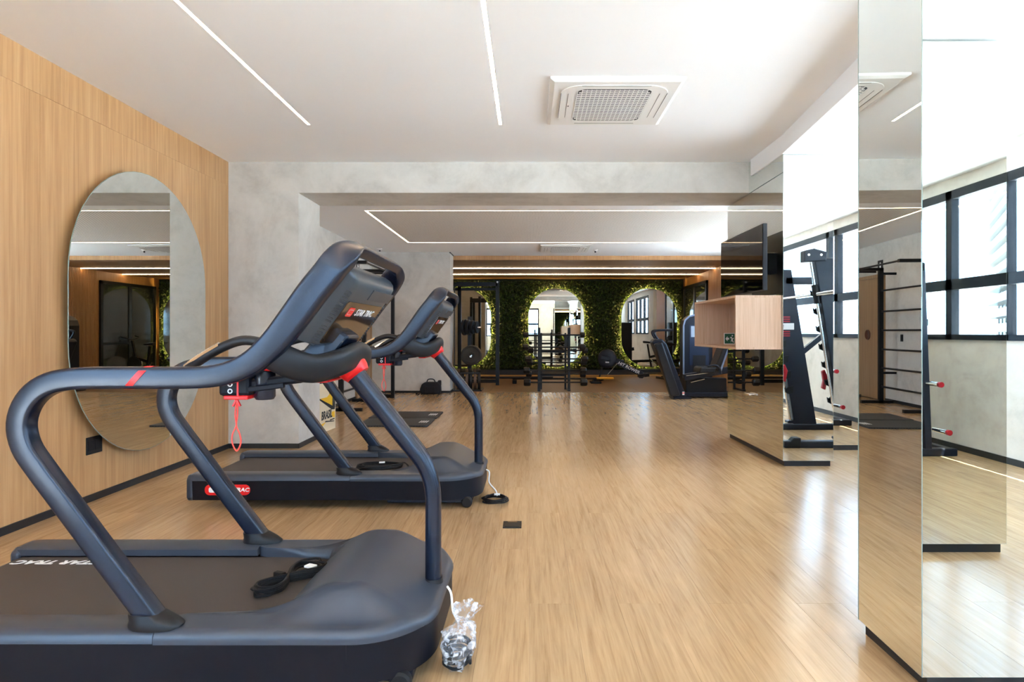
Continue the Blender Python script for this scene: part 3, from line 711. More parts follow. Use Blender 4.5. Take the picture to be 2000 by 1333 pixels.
    text('badge_text', 'STAR TRAC', .037, M_txtw, badge, frame((X(-2.03), -HW + .0004, .138), (1, 0, 0), (0, 0, 1)), .2, .03, sx=1.15)
    return t, X
tA, XA = treadmill('nearest treadmill in the foreground with a red strap on its handrail', 2.465)
tB, XB = treadmill('second treadmill standing between the nearest one and the oval mirror', 4.665)
text('belt_print', 'STAR TRAC', .058, M_txtw, tA, frame((XA(-2.085), .255, .2008), (-1, 0, 0), (0, -1, 0)), .3, .03, sx=1.25)
text('belt_print', 'STAR TRAC', .06, M_txtw, tB, frame((XB(-2.10), -.235, .2008), (-1, 0, 0), (0, -1, 0)), .3, .03, sx=1.25)
o = MB(); P = rrect(.085, .05, .02); o.add([(XB(-1.905) + p[0], -.235 + p[1], .2011) for p in P], [tuple(range(len(P)))]); o.build('belt_mark', M_txtw, tB)

# cords on the belts
def coil(name, label, loc, rx, ry, rz, turns, r, grp=None, tail=True, eight=False):
    t = thing(name, label, 'cable', loc, rz, grp); pts = []
    N = turns * 14
    for i in range(N + 1):
        a = 2 * PI * i / 14; w = .82 + .22 * random.random()
        if eight:
            pts.append((rx * w * math.sin(2 * a) * (1.15 if math.cos(a) > 0 else .8), ry * (.86 + .18 * random.random()) * math.cos(a), r + r * 1.5 * (i / 14) * .5 + random.uniform(0, .003))); continue
        pts.append((rx * w * math.cos(a) * (1 + .10 * math.sin(a * .37)), ry * w * math.sin(a), r + r * 1.5 * (i / 14) * .55 + random.uniform(0, .003)))
    if tail:
        x, y, z = pts[-1]; pts += [(x + .03, y - .05, r * 2.5), (x + .01, y - .12, r * 1.3), (x - .05, y - .15, r * 1.2)]
    MB().tube(catmull(pts, 3), r, 6).build('cable', M_rub, t, True)
    if tail:
        e_ = pts[-1]; MB().box(e_[0] - .05, e_[0], e_[1] - .013, e_[1] + .013, 0, .024).build('plug', M_rub, t, bevel=.005)
    MB().box(-.012, .03, ry * .55, ry * .62 + .02, r * 5, r * 5 + .008).build('tie_tag', M_txtw, t)
    return t
coil('power_cord', 'coiled black power cord lying on the belt of the nearest treadmill', (-.975, 2.50, .2012), .062, .165, -.42, 8, .0052, eight=True)
coil('power_cord', 'coiled black power cord lying on the belt of the second treadmill', (-1.11, 4.58, .2012), .165, .09, .2, 6, .006)
coil('power_cord', 'coiled black cable on the floor in front of the second treadmill', (-.245, 4.42, 0), .085, .10, 0, 5, .006, tail=False)
# cord hanging at the front of the second treadmill, and the bagged cable of the nearest one
o = MB().tube(catmull([(-.325, 4.60, .19), (-.30, 4.60, .17), (-.30, 4.58, .10), (-.25, 4.54, .05), (-.235, 4.50, .02)], 5), .005, 6).build('lead', M_txtw, None, True)
tag(o, 'short lead hanging from the front of the second treadmill', 'cable')
bgt = thing('plastic_bag', 'clear plastic bag holding a coiled cable at the front of the nearest treadmill', 'bag', (-.262, 2.235, 0)); bgt.scale = (1.15, 1.15, 1.2)
bag = []; nu, nv = 26, 22
for i in range(nv + 1):
    u = i / nv; z = .175 * u; r = (.070 * math.sin(min(PI, PI * (u * .72 + .13))) ** .7 if u < .8 else .035) 
    if u > .62: r = .070 * max(.22, 1 - (u - .62) * 5) if u < .78 else .018 + .045 * (u - .78) / .22
    for j in range(nu):
        a = 2 * PI * j / nu; w = 1 + .16 * math.sin(5 * a + 7 * u) + .10 * math.sin(11 * a - 13 * u) + random.uniform(-.05, .05)
        bag.append((r * w * .72 * math.cos(a) + .028 * u * u, r * w * 1.05 * math.sin(a), .004 + z))
fs = [(i * nu + j, i * nu + (j + 1) % nu, (i + 1) * nu + (j + 1) % nu, (i + 1) * nu + j) for i in range(nv) for j in range(nu)] + [tuple(range(nu))[::-1]]
MB().add(bag, fs).build('film', M_film, bgt, True, ang=25)
pts = [(.045 * (.8 + .2 * random.random()) * math.cos(i * .5), .055 * (.8 + .2 * random.random()) * math.sin(i * .5), .012 + .0011 * i) for i in range(60)]
MB().tube(catmull(pts, 2), .005, 6).build('cable', M_rub, bgt, True)
MB().tube(catmull([(-.045, .10, .205), (-.03, .08, .19), (-.02, .05, .15), (.0, .02, .13)], 5), .004, 6).build('lead', M_txtw, bgt, True)

# floor box and wall sockets
fb = thing('floor_outlet', 'small black socket plate set in the floor to the right of the treadmills', 'outlet', (-.108, 3.88, 0))
BOX('plate', M_pad, -.058, .058, -.065, .065, .0, .006, fb, bevel=.002); BOX('lid', M_blackmet, -.045, .045, -.05, .035, .006, .009, fb)
BOX('hinge', mat('brass', (.5, .28, .10), .35, 1.), -.03, .03, .037, .044, .006, .010, fb)
def socket(label, loc, rz, w=.085, h=.12):
    t = thing('wall_outlet', label, 'outlet', loc, rz)
    BOX('plate', M_blackmet, 0, .009, -w / 2, w / 2, -h / 2, h / 2, t, bevel=.003)
    for q in (-.5, .5): BOX('insert', M_rub, .009, .011, -w * .2 + q * w * .44, w * .2 + q * w * .44, -h * .28, h * .28, t)
socket('black double socket on the oak wall below the oval mirror', (XL, 4.455, .402), 0, .16, .125)
socket('upper black socket on the cement wall behind the wall bars', (XL, 9.9, 1.05), 0)
socket('lower black socket on the cement wall behind the wall bars', (XL, 9.9, .42), 0)
socket('black switch beside the far post of the wall bars', (XL, 10.6, 1.12), 0, .075, .12)

# ------------------------------------------------------------------ air conditioners
def cassette(label, x0, y0, s, z):
    t = thing('ceiling_cassette', label, 'air conditioner', (x0 + s / 2, y0 + s / 2, z)); h = s / 2
    fr_ = MB(); a = h; b = h - .03
    fr_.add([(-a, -a, 0), (a, -a, 0), (a, a, 0), (-a, a, 0), (-a, -a, -.014), (a, -a, -.014), (a, a, -.014), (-a, a, -.014), (-b, -b, -.028), (b, -b, -.028), (b, b, -.028), (-b, b, -.028)],
            [(0, 1, 5, 4), (1, 2, 6, 5), (2, 3, 7, 6), (3, 0, 4, 7), (4, 5, 9, 8), (5, 6, 10, 9), (6, 7, 11, 10), (7, 4, 8, 11), (8, 9, 10, 11)])
    fr_.build('panel', M_white, t, bevel=.004)
    MB().prism(rrect(s * .83, s * .83, .16, 8), 'z', -.033, -.026).build('outlet_ring', M_white, t, bevel=.003)
    for q in range(4):
        c, sn = math.cos(q * PI / 2), math.sin(q * PI / 2); gr = MB()
        for d0, d1, hw in (((.408, .412, .27), (.352, .355, .26)) if q % 2 == 0 else ((.408, .412, .26),)):
            P = [(d0 * s, -hw * s), (d1 * s, -hw * s), (d1 * s, hw * s), (d0 * s, hw * s)]
            gr.prism([(p[0] * c - p[1] * sn, p[0] * sn + p[1] * c) for p in P], 'z', -.0345, -.033)
        gr.build('louvre_gap', M_slot, t)
    MB().prism(rrect(s * .58, s * .69, .07), 'z', -.0345, -.0332).build('grille_back', M_slot, t)
    gx, gy = s * .285, s * .338
    for i in range(18):
        y = -gy + 2 * gy * (i + .5) / 18; w_ = gx - (.035 if i in (0, 17) else .012 if i in (1, 16) else 0)
        BOX('slat', M_white, -w_, w_, y - .0105 * s, y + .0105 * s, -.0356, -.0348, t)
    dv = MB()
    for i in range(17): x = -gx + 2 * gx * i / 16; h_ = gy - (.03 if i in (0, 16) else 0); dv.box(x - .0035 * s, x + .0035 * s, -h_, h_, -.0358, -.0346)
    dv.build('grille_ribs', M_white, t)
    MB().cyl((-.34 * s, .0, -.036), (-.34 * s, 0, -.032), .006, 10).build('indicator', M_slot, t)
cassette('square white air conditioner cassette in the ceiling of the treadmill room', .147, 4.285, .95, ZC)
cassette('square white air conditioner cassette in the ceiling of the far room', .2, 11.22, .95, ZC2)
def sprinkler(label, x, y, z):
    t = thing('smoke_detector', label, 'detector', (x, y, z))
    MB().lathe([(0, -.03), (.022, -.03), (.035, -.018), (.05, -.012), (.055, 0), (0, 0)], (0, 0, 0), (0, 0, 1), 20).build('base', M_white, t, True)
    MB().lathe([(0, -.055), (.016, -.055), (.016, -.03), (0, -.03)], (0, 0, 0), (0, 0, 1), 12).build('sensor', M_pad, t, True)
sprinkler('small round detector on the far ceiling left of the cement column top', -2.87, 11.78, ZC2)
sprinkler('small round detector on the far ceiling right of the distant cassette', 1.28, 11.93, ZC2)

# ------------------------------------------------------------------ television, niche, sign, handle
tv = thing('television', 'flat black television mounted on the mirrored pillar above the wooden niche', 'television', (2.12, 6.16, 1.9))
BOX('screen', M_screen, -.012, -.008, -.60, .60, -.295, .295, tv); BOX('body', M_blackmet, -.010, .03, -.61, .61, -.304, .304, tv, bevel=.004)
BOX('mount', M_blackmet, .03, .172, -.08, .08, -.1, .1, tv)
ni = thing('wall_niche', 'light oak box shelf open to the left, fixed below the television', 'shelf', (1.88, 5.6, 1.061))
LN, DN, HN, tn = 1.39, .418, .495, .022
BOX('top_board', M_wood_lt, 0, DN, 0, LN, HN - tn, HN, ni); BOX('bottom_board', M_wood_lt, 0, DN, 0, LN, 0, tn, ni)
BOX('side_board', M_wood_lt, 0, DN, 0, tn, tn, HN - tn, ni); BOX('side_board', M_wood_lt, 0, DN, LN - tn, LN, tn, HN - tn, ni)
BOX('back_board', M_wood_lt, DN - .012, DN, tn, LN - tn, tn, HN - tn, ni)
MB().cyl((DN - .06, LN - tn, .36), (DN - .06, LN - tn - .004, .36), .022, 16).build('cable_cap', M_wood_lt, ni)
sg = thing('exit_sign', 'small green exit sign with white arrow and running figure inside the niche', 'sign', (2.215, 6.80, 1.084))
BOX('plate', M_txtw, -.062, .062, -.002, .004, 0, .125, sg); BOX('field', M_green, -.054, .054, -.0035, -.002, .008, .117, sg)
MB().prism([(-.046, .062), (-.024, .09), (-.024, .072), (-.006, .072), (-.006, .052), (-.024, .052), (-.024, .034)], 'y', -.0045, -.0035).build('arrow', M_txtw, sg)
MB().prism([(.012, .02), (.024, .04), (.036, .02), (.046, .02), (.034, .052), (.046, .066), (.042, .074), (.028, .064), (.026, .08), (.012, .084), (.004, .07), (.010, .066), (.016, .072), (.018, .054)], 'y', -.0045, -.0035).prism([(.03 + .008 * math.cos(a), .096 + .008 * math.sin(a)) for a in np.linspace(0, 2 * PI, 10)[:-1]], 'y', -.0045, -.0035).build('figure', M_txtw, sg)
hd = thing('door_pull', 'small chrome pull fixed low on the mirrored pillar', 'handle', (2.2985, 6.38, .578))
MB().cyl((-.035, -.075, 0), (-.035, .075, 0), .009, 12).build('grip', M_chrome, hd, True); 
for s in (-1, 1): MB().cyl((0, s * .045, 0), (-.035, s * .045, 0), .007, 10).build('post', M_chrome, hd, True)
MB().lathe([(0, -.004), (.02, -.004), (.02, .0), (0, 0)], (0, 0, 0), (1, 0, 0), 16).build('rose', M_chrome, hd)
wsn = thing('exit_arrow_sign', 'small dark sign with white up arrow above the brown door, seen in the near mirror', 'sign', (XL + .002, 11.3, 2.42))
BOX('plate', M_blkprint, 0, .004, -.09, .09, -.09, .09, wsn); MB().prism([(-.02, -.06), (.02, -.06), (.02, .0), (.05, .0), (0, .06), (-.05, .0), (-.02, .0)], 'x', .004, .006).build('arrow', M_txtw, wsn)

# ------------------------------------------------------------------ far room: wall bars, frame, mats, carton, bag
wb = thing('wall_bars', 'black steel wall bars standing against the cement wall of the far room', 'wall bars', (-2.9, 10.12, 0))
for s in (-1, 1):
    y = s * .66
    BOX('post', M_blackmet, -.035, .035, y - .03, y + .03, 0, 2.32, wb)
    BOX('foot', M_blackmet, -.2, .33, y - .03, y + .03, 0, .05, wb); BOX('top_arm', M_blackmet, -.03, .40, y - .03, y + .03, 2.27, 2.32, wb)
    BOX('wall_bracket', M_blackmet, -.255, -.035, y - .02, y + .02, 2.2, 2.24, wb); BOX('wall_bracket', M_blackmet, -.255, -.035, y - .02, y + .02, .5, .54, wb)
for z in (.287, .606, .925, 1.25, 1.57, 1.927): MB().cyl((0, -.64, z), (0, .64, z), .016, 10).build('rung', M_blackmet, wb, True)
MB().cyl((.36, -.66, 2.30), (.36, .66, 2.30), .016, 10).build('pull_up_bar', M_blackmet, wb, True)
fx = thing('pull_up_frame', 'black steel frame post with floor bar by the cement column', 'frame', (-2.53, 11.38, 0))
BOX('post', M_blackmet, -.03, .03, -.03, .03, 0, 2.345, fx); MB().bar((0, 0, .03), (-.46, .34, .03), .06, .06).build('floor_bar', M_blackmet, fx); MB().bar((0, 0, 2.32), (-.60, .04, 2.32), .05, .05).build('top_arm', M_blackmet, fx)
def mat_obj(label, x0, x1, y0, y1, z, th=.02):
    t = thing('exercise_mat', label, 'mat', ((x0 + x1) / 2, (y0 + y1) / 2, z), 0, 'exercise mats on the floor'); w, l = (x1 - x0) / 2, (y1 - y0) / 2
    MB().prism(rrect(2 * w, 2 * l, .03), 'z', 0, th).build('pad', M_matrub, t, bevel=.004)
    mk = MB()
    for i in range(4): x = w - .16 + i * .03; mk.prism([(x, -.08), (x + .016, -.08), (x + .03, .09), (x + .012, .09)], 'z', th, th + .0008)
    mk.build('print', M_txtw, t)['kind'] = 'stuff'
    rb = MB()
    for i in range(24): x = -w + .03 + i * (2 * w - .06) / 24; rb.box(x, x + .012, -l - .001, -l + .003, .005, th - .004)
    rb.build('edge_ribs', M_rub, t)
mat_obj('black exercise mat on the floor, the nearer of two', -2.24, -1.31, 7.88, 8.55, .0)
mat_obj('black exercise mat on the floor, the farther of two', -2.26, -1.30, 8.60, 9.28, .0)
cb = thing('cardboard_box', 'tall printed cardboard box in yellow and black beside the cement pier', 'box', (-2.49, 7.50, 0), -.06)
BOX('carton', M_card, -.56, 0, -.33, .33, 0, .76, cb, bevel=.004)
P = MB(); P.prism([(-.20, .42), (.05, .42), (.30, .52), (.30, .30), (.18, .30)], 'x', .0005, .0012).prism([(-.30, .10), (.02, .12), (-.2, .04), (-.3, .04)], 'x', .0005, .0012).prism([(.2, .22), (.3, .22), (.3, .14), (.2, .16)], 'x', .0005, .0012).build('yellow_print', M_yellow, cb)
MB().prism([(-.24, .43), (-.20, .43), (.30, .27), (.30, .24), (.2, .25)], 'x', .0014, .002).prism([(-.02, .12), (.0, .135), (.28, .10), (.28, .09)], 'x', .0014, .002).prism([(.12, .5), (.3, .56), (.3, .50), (.12, .45)], 'x', .0014, .002).prism([(-.25, .60), (-.03, .60), (-.03, .70), (-.25, .70)], 'x', .0014, .002).prism([(.22, .48), (.31, .48), (.31, .26), (.22, .28)], 'x', .0014, .002).build('black_print', M_blkprint, cb)
text('print', 'BRASIL', .14, M_blkprint, cb, frame((.0016, .04, .2), (0, 1, 0), (0, 0, 1)), .15, .03, sx=.8)
MB().prism([(.14, .118), (.29, .118), (.29, .132), (.14, .132)], 'x', .0014, .002).build('small_print', M_blkprint, cb)
bgk = thing('gym_bag', 'black fabric duffel bag on the floor against the cement column', 'bag', (-1.94, 12.1, 0))
MB().prism([(-.19, 0), (.18, 0), (.2, .05), (.19, .2), (.15, .235), (-.12, .235), (-.17, .19), (-.205, .1)], 'y', -.10, .10).build('body', M_fabric, bgk, bevel=.03, bseg=3)
MB().box(-.10, .10, -.125, -.09, .03, .15).build('front_pocket', M_fabric, bgk, bevel=.012); MB().tube(catmull([(-.08, 0, .22), (-.06, 0, .28), (.0, 0, .295), (.06, 0, .28), (.09, 0, .22)], 4), .011, 6).build('handle', M_fabric, bgk, True)
MB().box(.14, .2, -.06, .06, .16, .27).build('side_pocket', M_fabric, bgk, bevel=.015); MB().tube(catmull([(-.15, -.08, .1), (-.24, -.11, .04), (-.27, -.12, .012), (-.2, -.13, .012)], 4), .011, 6).build('strap', M_fabric, bgk, True)
MB().box(.155, .175, -.064, -.058, .20, .215).build('buckle', M_chrome, bgk)

# ------------------------------------------------------------------ green room: squat rack, plates
rk = thing('squat_rack', 'black power rack in front of the left green wall', 'rack', (-1.35, 13.6, 0))
for (x, y) in ((.62, .48), (-.62, .48), (-.62, -.5), (-.30, .9)): 
    BOX('upright', M_blackmet, x - .04, x + .04, y - .04, y + .04, 0, 2.40, rk)
BOX('cross_beam', M_blackmet, -.62, .62, .44, .52, 2.27, 2.36, rk); BOX('cross_beam', M_blackmet, -.66, -.58, -.5, .48, 2.28, 2.36, rk); BOX('cross_beam', M_blackmet, -.62, .62, .86, .93, 2.20, 2.26, rk)
BOX('base_beam', M_blackmet, -.62, .62, .9, .96, .02, .10, rk); BOX('base_beam', M_blackmet, -.66, -.58, -.5, .9, .0, .06, rk)
MB().cyl((.62, .435, 2.36), (.62, .43, 2.36), .022, 12).build('bolt_cap', M_white, rk)
MB().cyl((-.2, .68, .16), (1.9, .68, .16), .028, 12).build('stored_bar', M_blackmet, rk, True)
pt_ = thing('plate_tree', 'black plate storage tree beside the cement column', 'rack', (-1.28, 12.95, 0))
BOX('base', M_blackmet, -.30, .30, -.34, .25, 0, .03, pt_); BOX('mast', M_blackmet, -.04, .04, .17, .23, .03, 1.55, pt_); BOX('side_post', M_blackmet, -.27, -.25, -.33, -.31, .03, 2.2, pt_)
MB().cyl((.08, -.40, .72), (.04, .18, .72), .022, 12).build('peg', M_chrome, pt_, True); MB().cyl((-.14, -.10, 1.32), (.26, -.02, 1.32), .022, 12).build('peg', M_chrome, pt_, True); MB().bar((0, .2, 1.32), (0, -.07, 1.32), .04, .04).build('peg_arm', M_blackmet, pt_)
BOX('divider', M_blackmet, -.22, .26, -.30, -.27, .36, .39, pt_); BOX('divider', M_blackmet, -.22, .26, .14, .17, .36, .39, pt_)
def plate(label, c, axis, r, th, m, grp):
    t = thing('weight_plate', label, 'weight plate', c, 0, grp)
    MB().lathe([(.026, -th * .5), (r * .3, -th * .5), (r * .34, -th * .3), (r * .78, -th * .3), (r * .84, -th * .5), (r * .97, -th * .5), (r, -th * .38), (r, th * .38), (r * .97, th * .5), (r * .84, th * .5), (r * .78, th * .3), (r * .34, th * .3), (r * .3, th * .5), (.026, th * .5)], (0, 0, 0), axis, 32).build('disc', m, t, True, ang=35)
    MB().lathe([(.024, -th * .52), (.035, -th * .52), (.035, th * .52), (.024, th * .52)], (0, 0, 0), axis, 20).build('hub', M_blackmet, t, True, ang=30)
for q, (dx, z, r, th) in enumerate(((-.06, 1.32, .17, .05), (.03, 1.32, .16, .05), (.13, 1.32, .145, .05), (.22, 1.32, .13, .04))):
    plate('black rimmed plate hung high on the plate tree, %s' % ('first from the column', 'second from the column', 'third from the column', 'outermost')[q], (-1.36 + .085 * q, 12.86 + .02 * q, 1.32), (1, -.25, 0), r, th, M_plate, 'plates on the upper peg')
for q in range(4):
    plate('large bumper plate stacked on the lower peg, %s' % ('front black one', 'second one', 'third brown one', 'rear brown one')[q], (-1.20, 12.62 + q * .075, .74), (.15, -1, .32), .21, .065, M_plate if q < 1 else M_platebr, 'bumper plates on the lower peg')
for q in range(6):
    plate('upright bumper plate in the floor stand below the tree, number %s from the column' % ('one', 'two', 'three', 'four', 'five', 'six')[q], (-1.48 + q * .085, 12.86, .235), (1, .1, 0), .215, .06, M_plate if q % 2 else M_platebr, 'bumper plates standing on the floor')

# barbell rack and barbells
br = thing('barbell_rack', 'black two post rack holding five fixed barbells in front of the middle mirror', 'rack', (.505, 12.75, 0))
for s in (-1, 1):
    x = s * .308
    BOX('post', M_blackmet, x - .028, x + .028, -.14, -.08, 0, 1.31, br, bevel=.008); BOX('rear_post', M_blackmet, x - .02 - s * .05, x + .02 - s * .05, .28, .32, 0, 1.2, br)
    BOX('foot', M_blackmet, x - .03, x + .03, -.16, .36, 0, .04, br)
    for z in (.19, .43, .67, .91, 1.16): MB().prism([(-.2, z - .03), (-.2, z + .005), (-.185, z + .005), (-.185, z - .018), (-.14, z - .018), (-.14, z - .03)], 'x', x - .012, x + .012).build('cradle', M_blackmet, br)
for z in (.3, .8): BOX('brace', M_blackmet, -.28, .28, .285, .315, z - .02, z + .02, br)
nm = ('bottom', 'second lowest', 'middle', 'second highest', 'top')
for q, (z, r, hl, dx) in enumerate(((.19, .078, .14, .03), (.43, .072, .13, .02), (.67, .062, .13, .05), (.91, .066, .12, 0), (1.16, .06, .10, .0))):
    b = thing('barbell', 'fixed black barbell on the %s tier of the rack' % nm[q], 'barbell', (.505 + dx, 12.588, z))
    MB().cyl((-.6, 0, 0), (.6, 0, 0), .015, 12).build('bar', M_blackmet, b, True)
    for s in (-1, 1): MB().lathe([(0, -hl / 2), (r * .8, -hl / 2), (r, -hl / 2 + .02), (r, hl / 2 - .02), (r * .8, hl / 2), (0, hl / 2)], (s * .58, 0, 0), (1, 0, 0), 8).build('head', M_plate, b)
for q, (z, r) in enumerate(((.33, .07), (.58, .066), (.83, .06))):
    b = thing('barbell', 'fixed black barbell on the %s rear hook of the rack' % ('low', 'middle', 'high')[q], 'barbell', (.56 + .02 * q, 12.97, z))
    MB().cyl((-.58, 0, 0), (.58, 0, 0), .014, 12).build('bar', M_blackmet, b, True)
    for s in (-1, 1): MB().lathe([(0, -.06), (r * .8, -.06), (r, -.04), (r, .04), (r * .8, .06), (0, .06)], (s * .57, 0, 0), (1, 0, 0), 8).build('head', M_plate, b)

# rowing machine
rw = thing('rowing_machine', 'dark air rower with round flywheel cage and lettered beam', 'rowing machine', (1.93, 15.2, 0), -.12)
MB().lathe([(0, -.07), (.17, -.085), (.225, -.07), (.235, -.05), (.235, .05), (.225, .07), (.17, .085), (0, .07)], (0, 0, .56), (.1, 1, 0), 36).build('flywheel', M_machine, rw, True, ang=30)
MB().prism([(.02, -.04), (-.04, .05), (.1, .05), (.05, -.03)], 'z', 0, .01).build('vent', M_rub, rw).location = (0, -.08, .5)
BOX('badge', M_txtw, -.05, .04, -.098, -.09, .46, .49, rw)
MB().bar((-.16, -.05, .60), (.40, -.05, .48), .07, .10).build('beam', M_machine, rw, bevel=.012)
dr = Vector((.62, 0, -.30)).normalized()
MB().bar((.25, -.05, .47), (.85, -.05, .18), .08, .13).build('lettered_beam', M_machine, rw, bevel=.012)
text('beam_text', 'HIT ROWER', .105, M_txtw, rw, frame((.52, -.0925, .345), (.9, 0, -.435), (.435, 0, .9)), .1, .02)
MB().bar((.75, -.1, .15), (1.0, .0, .17), .12, .08).bar((.8, -.22, .11), (.95, .12, .2), .1, .03).build('foot_plates', M_rub, rw, bevel=.01)
MB().bar((.8, 0, .26), (2.3, .05, .30), .06, .08).build('monorail', M_blackmet, rw)
MB().bar((-.1, 0, .42), (-.22, .0, .03), .03, .04).bar((-.35, -.25, .025), (-.12, .25, .025), .06, .05).build('front_stand', M_blackmet, rw)
MB().bar((2.2, .05, .28), (2.25, .05, .0), .04, .05).build('rear_stand', M_blackmet, rw)
MB().bar((.25, -.06, .46), (-.06, -.1, .10), .015, .015).build('drive_rod', M_chrome, rw)
ln = thing('landmine_bar', 'black bar lying on the rubber floor ending in yellow grips', 'bar', (1.2, 14.62, 0))
MB().cyl((-1.6, 0, .11), (.45, 0, .11), .022, 10).build('bar', M_blackmet, ln, True)
for y in (-.05, .07): MB().cyl((.40, y, .12), (.80, y + .02, .12), .024, 10).build('grip', M_handyel, ln, True)
MB().box(.25, .5, -.15, .2, .0, .05).box(-1.6, -1.5, -.2, .2, 0, .09).build('base', M_rub, ln, bevel=.01); MB().box(.33, .40, -.03, .03, .05, .11).build('saddle', M_rub, ln)

# leg machine
lm = thing('leg_machine', 'black leg press machine with tall slanted shield and weight tower', 'exercise machine', (2.75, 11.35, 0))
def lp_(px, py, Y=11.35): return ((px - 1034) * Y / 1200 - 2.75, CAMZ - (py - 649) * Y / 1200)
sh_ = [lp_(1271, 668), lp_(1276, 662), lp_(1290, 662), lp_(1299, 672), lp_(1336, 770), lp_(1340, 780), lp_(1314, 780), lp_(1310, 770)]
MB().prism(sh_, 'y', -.14, .14).build('shield', M_machine, lm, bevel=.025, bseg=3)
sh2 = [lp_(1272, 672), lp_(1287, 668), lp_(1322, 770), lp_(1303, 772)]
MB().prism(sh2, 'y', -.30, -.14).build('shield_flank', M_pad, lm, bevel=.03, bseg=3)
fx_, fz_ = lp_(1311, 780)
MB().box(fx_, fx_ + .33, -.18, .18, 0, .03).build('foot_plate', M_machine, lm, bevel=.006)
BOX('warning_label', M_txtw, lp_(1329, 0)[0], lp_(1333, 0)[0], -.1405, -.14, .07, .13, lm).location.y = -.002
BOX('warning_label', M_red, lp_(1329, 0)[0], lp_(1333, 0)[0], -.1408, -.14, .10, .115, lm).location.y = -.003
for s in (-.10, .10):
    a = lp_(1285, 664); b = lp_(1276, 652); c = lp_(1281, 647); d_ = lp_(1312, 645)
    MB().tube(catmull([(a[0], s, a[1] - .02), (b[0], s, b[1]), (c[0], s, c[1] + .01), (d_[0], s * .8, d_[1])], 5), .022, 10).build('grab_handle', M_machine, lm, True)
MB().bar((.1, .0, .38), (1.25, .0, .58), .10, .12).build('press_arm', M_machine, lm, bevel=.01)
MB().bar((.12, -.1, .42), (.52, -.1, .47), .012, .012).bar((.2, -.12, .3), (.45, -.12, .36), .014, .014).build('adjuster_rods', M_chrome, lm)
MB().box(.0, 1.25, -.06, .06, .03, .10).build('base_rail', M_machine, lm, bevel=.008); MB().box(.05, 1.3, .40, .50, .0, .09).build('base_rail', M_machine, lm, bevel=.008); MB().box(.95, 1.05, -.3, .5, 0, .08).build('base_rail', M_machine, lm, bevel=.008)
MB().box(.17, .93, .10, .38, .06, .36).build('drive_box', M_pad, lm, bevel=.02)
MB().prism([(.33, .47), (.62, .47), (.66, .58), (.36, .585)], 'y', -.2, .25).build('seat', M_pad, lm, bevel=.03, bseg=3)
MB().bar((.66, .02, .52), (.86, .02, 1.05), .40, .09, up=(1, 0, 0)).build('backrest', M_pad, lm, bevel=.03, bseg=3)
MB().bar((.74, .02, .50), (.93, .02, 1.05), .30, .04, up=(1, 0, 0)).build('backrest_frame', M_silver, lm, bevel=.012)
MB().tube(catmull([(.48, -.22, .60), (.62, -.22, .62), (.70, -.22, .56), (.72, -.22, .46)], 4), .016, 8).build('seat_handle', M_machine, lm, True)
tw = thing('weight_tower', 'tall weight stack tower with pale instruction panel behind the leg machine', 'exercise machine', (3.40, 12.5, 0))
prof = [(-.29, 0), (-.29, 1.35), (-.26, 1.46), (-.17, 1.54), (-.06, 1.565), (.3, 1.565), (.3, 0)]
MB().prism(prof, 'y', -.10, .22).build('shell', M_machine, tw, bevel=.02, bseg=3)
MB().tube([(p[0], -.105, p[1]) for p in prof[:5]] + [(.28, -.105, 1.55)], sec=lambda u: superell(8, .018, .012, 4), up=(0, 1, 0)).build('edge_trim', M_silver, tw, True)
BOX('instruction_panel', mat('pale_panel', (.42, .50, .60), .4), -.14, .2, -.112, -.104, 1.12, 1.34, tw); BOX('front_screen', M_blue, -.17, .22, -.108, -.102, .55, 1.36, tw)
BOX('stack_plate', M_pad, -.1, .15, -.12, -.105, .25, .75, tw)
BOX('base', M_machine, -.33, .5, -.35, .35, 0, .06, tw, bevel=.01)

# exercise bike seen in the right oval mirror
bk_ = thing('exercise_bike', 'upright exercise bike seen in the right oval mirror', 'exercise bike', (3.85, 16.0, 0), .3)
MB().bar((-.45, 0, .05), (.45, 0, .05), .08, .08).bar((-.45, -.25, .03), (-.45, .25, .03), .07, .06).bar((.45, -.25, .03), (.45, .25, .03), .07, .06).build('base_frame', M_blackmet, bk_)
MB().lathe([(0, -.03), (.23, -.03), (.24, 0), (.23, .03), (0, .03)], (.3, 0, .36), (0, 1, 0), 28).build('flywheel', M_chrome, bk_, True, ang=30)
MB().bar((-.1, 0, .1), (-.22, 0, .85), .05, .05).bar((.15, 0, .1), (.38, 0, 1.0), .05, .05).bar((-.15, 0, .45), (.28, 0, .55), .05, .07).build('frame_tubes', M_blackmet, bk_)
MB().prism([(-.36, .88), (-.1, .87), (.0, .90), (-.1, .92), (-.36, .95)], 'y', -.06, .06).build('saddle', M_pad, bk_, bevel=.02)
MB().tube(catmull([(.55, -.22, 1.12), (.42, -.24, 1.08), (.38, 0, 1.03), (.42, .24, 1.08), (.55, .22, 1.12)], 5), .015, 8).build('handlebar', M_rub, bk_, True)
MB().cyl((-.02, -.13, .30), (-.02, .13, .30), .018, 8).bar((-.02, -.12, .30), (.1, -.12, .18), .02, .03).bar((-.02, .12, .30), (-.14, .12, .42), .02, .03).build('crank', M_chrome, bk_)

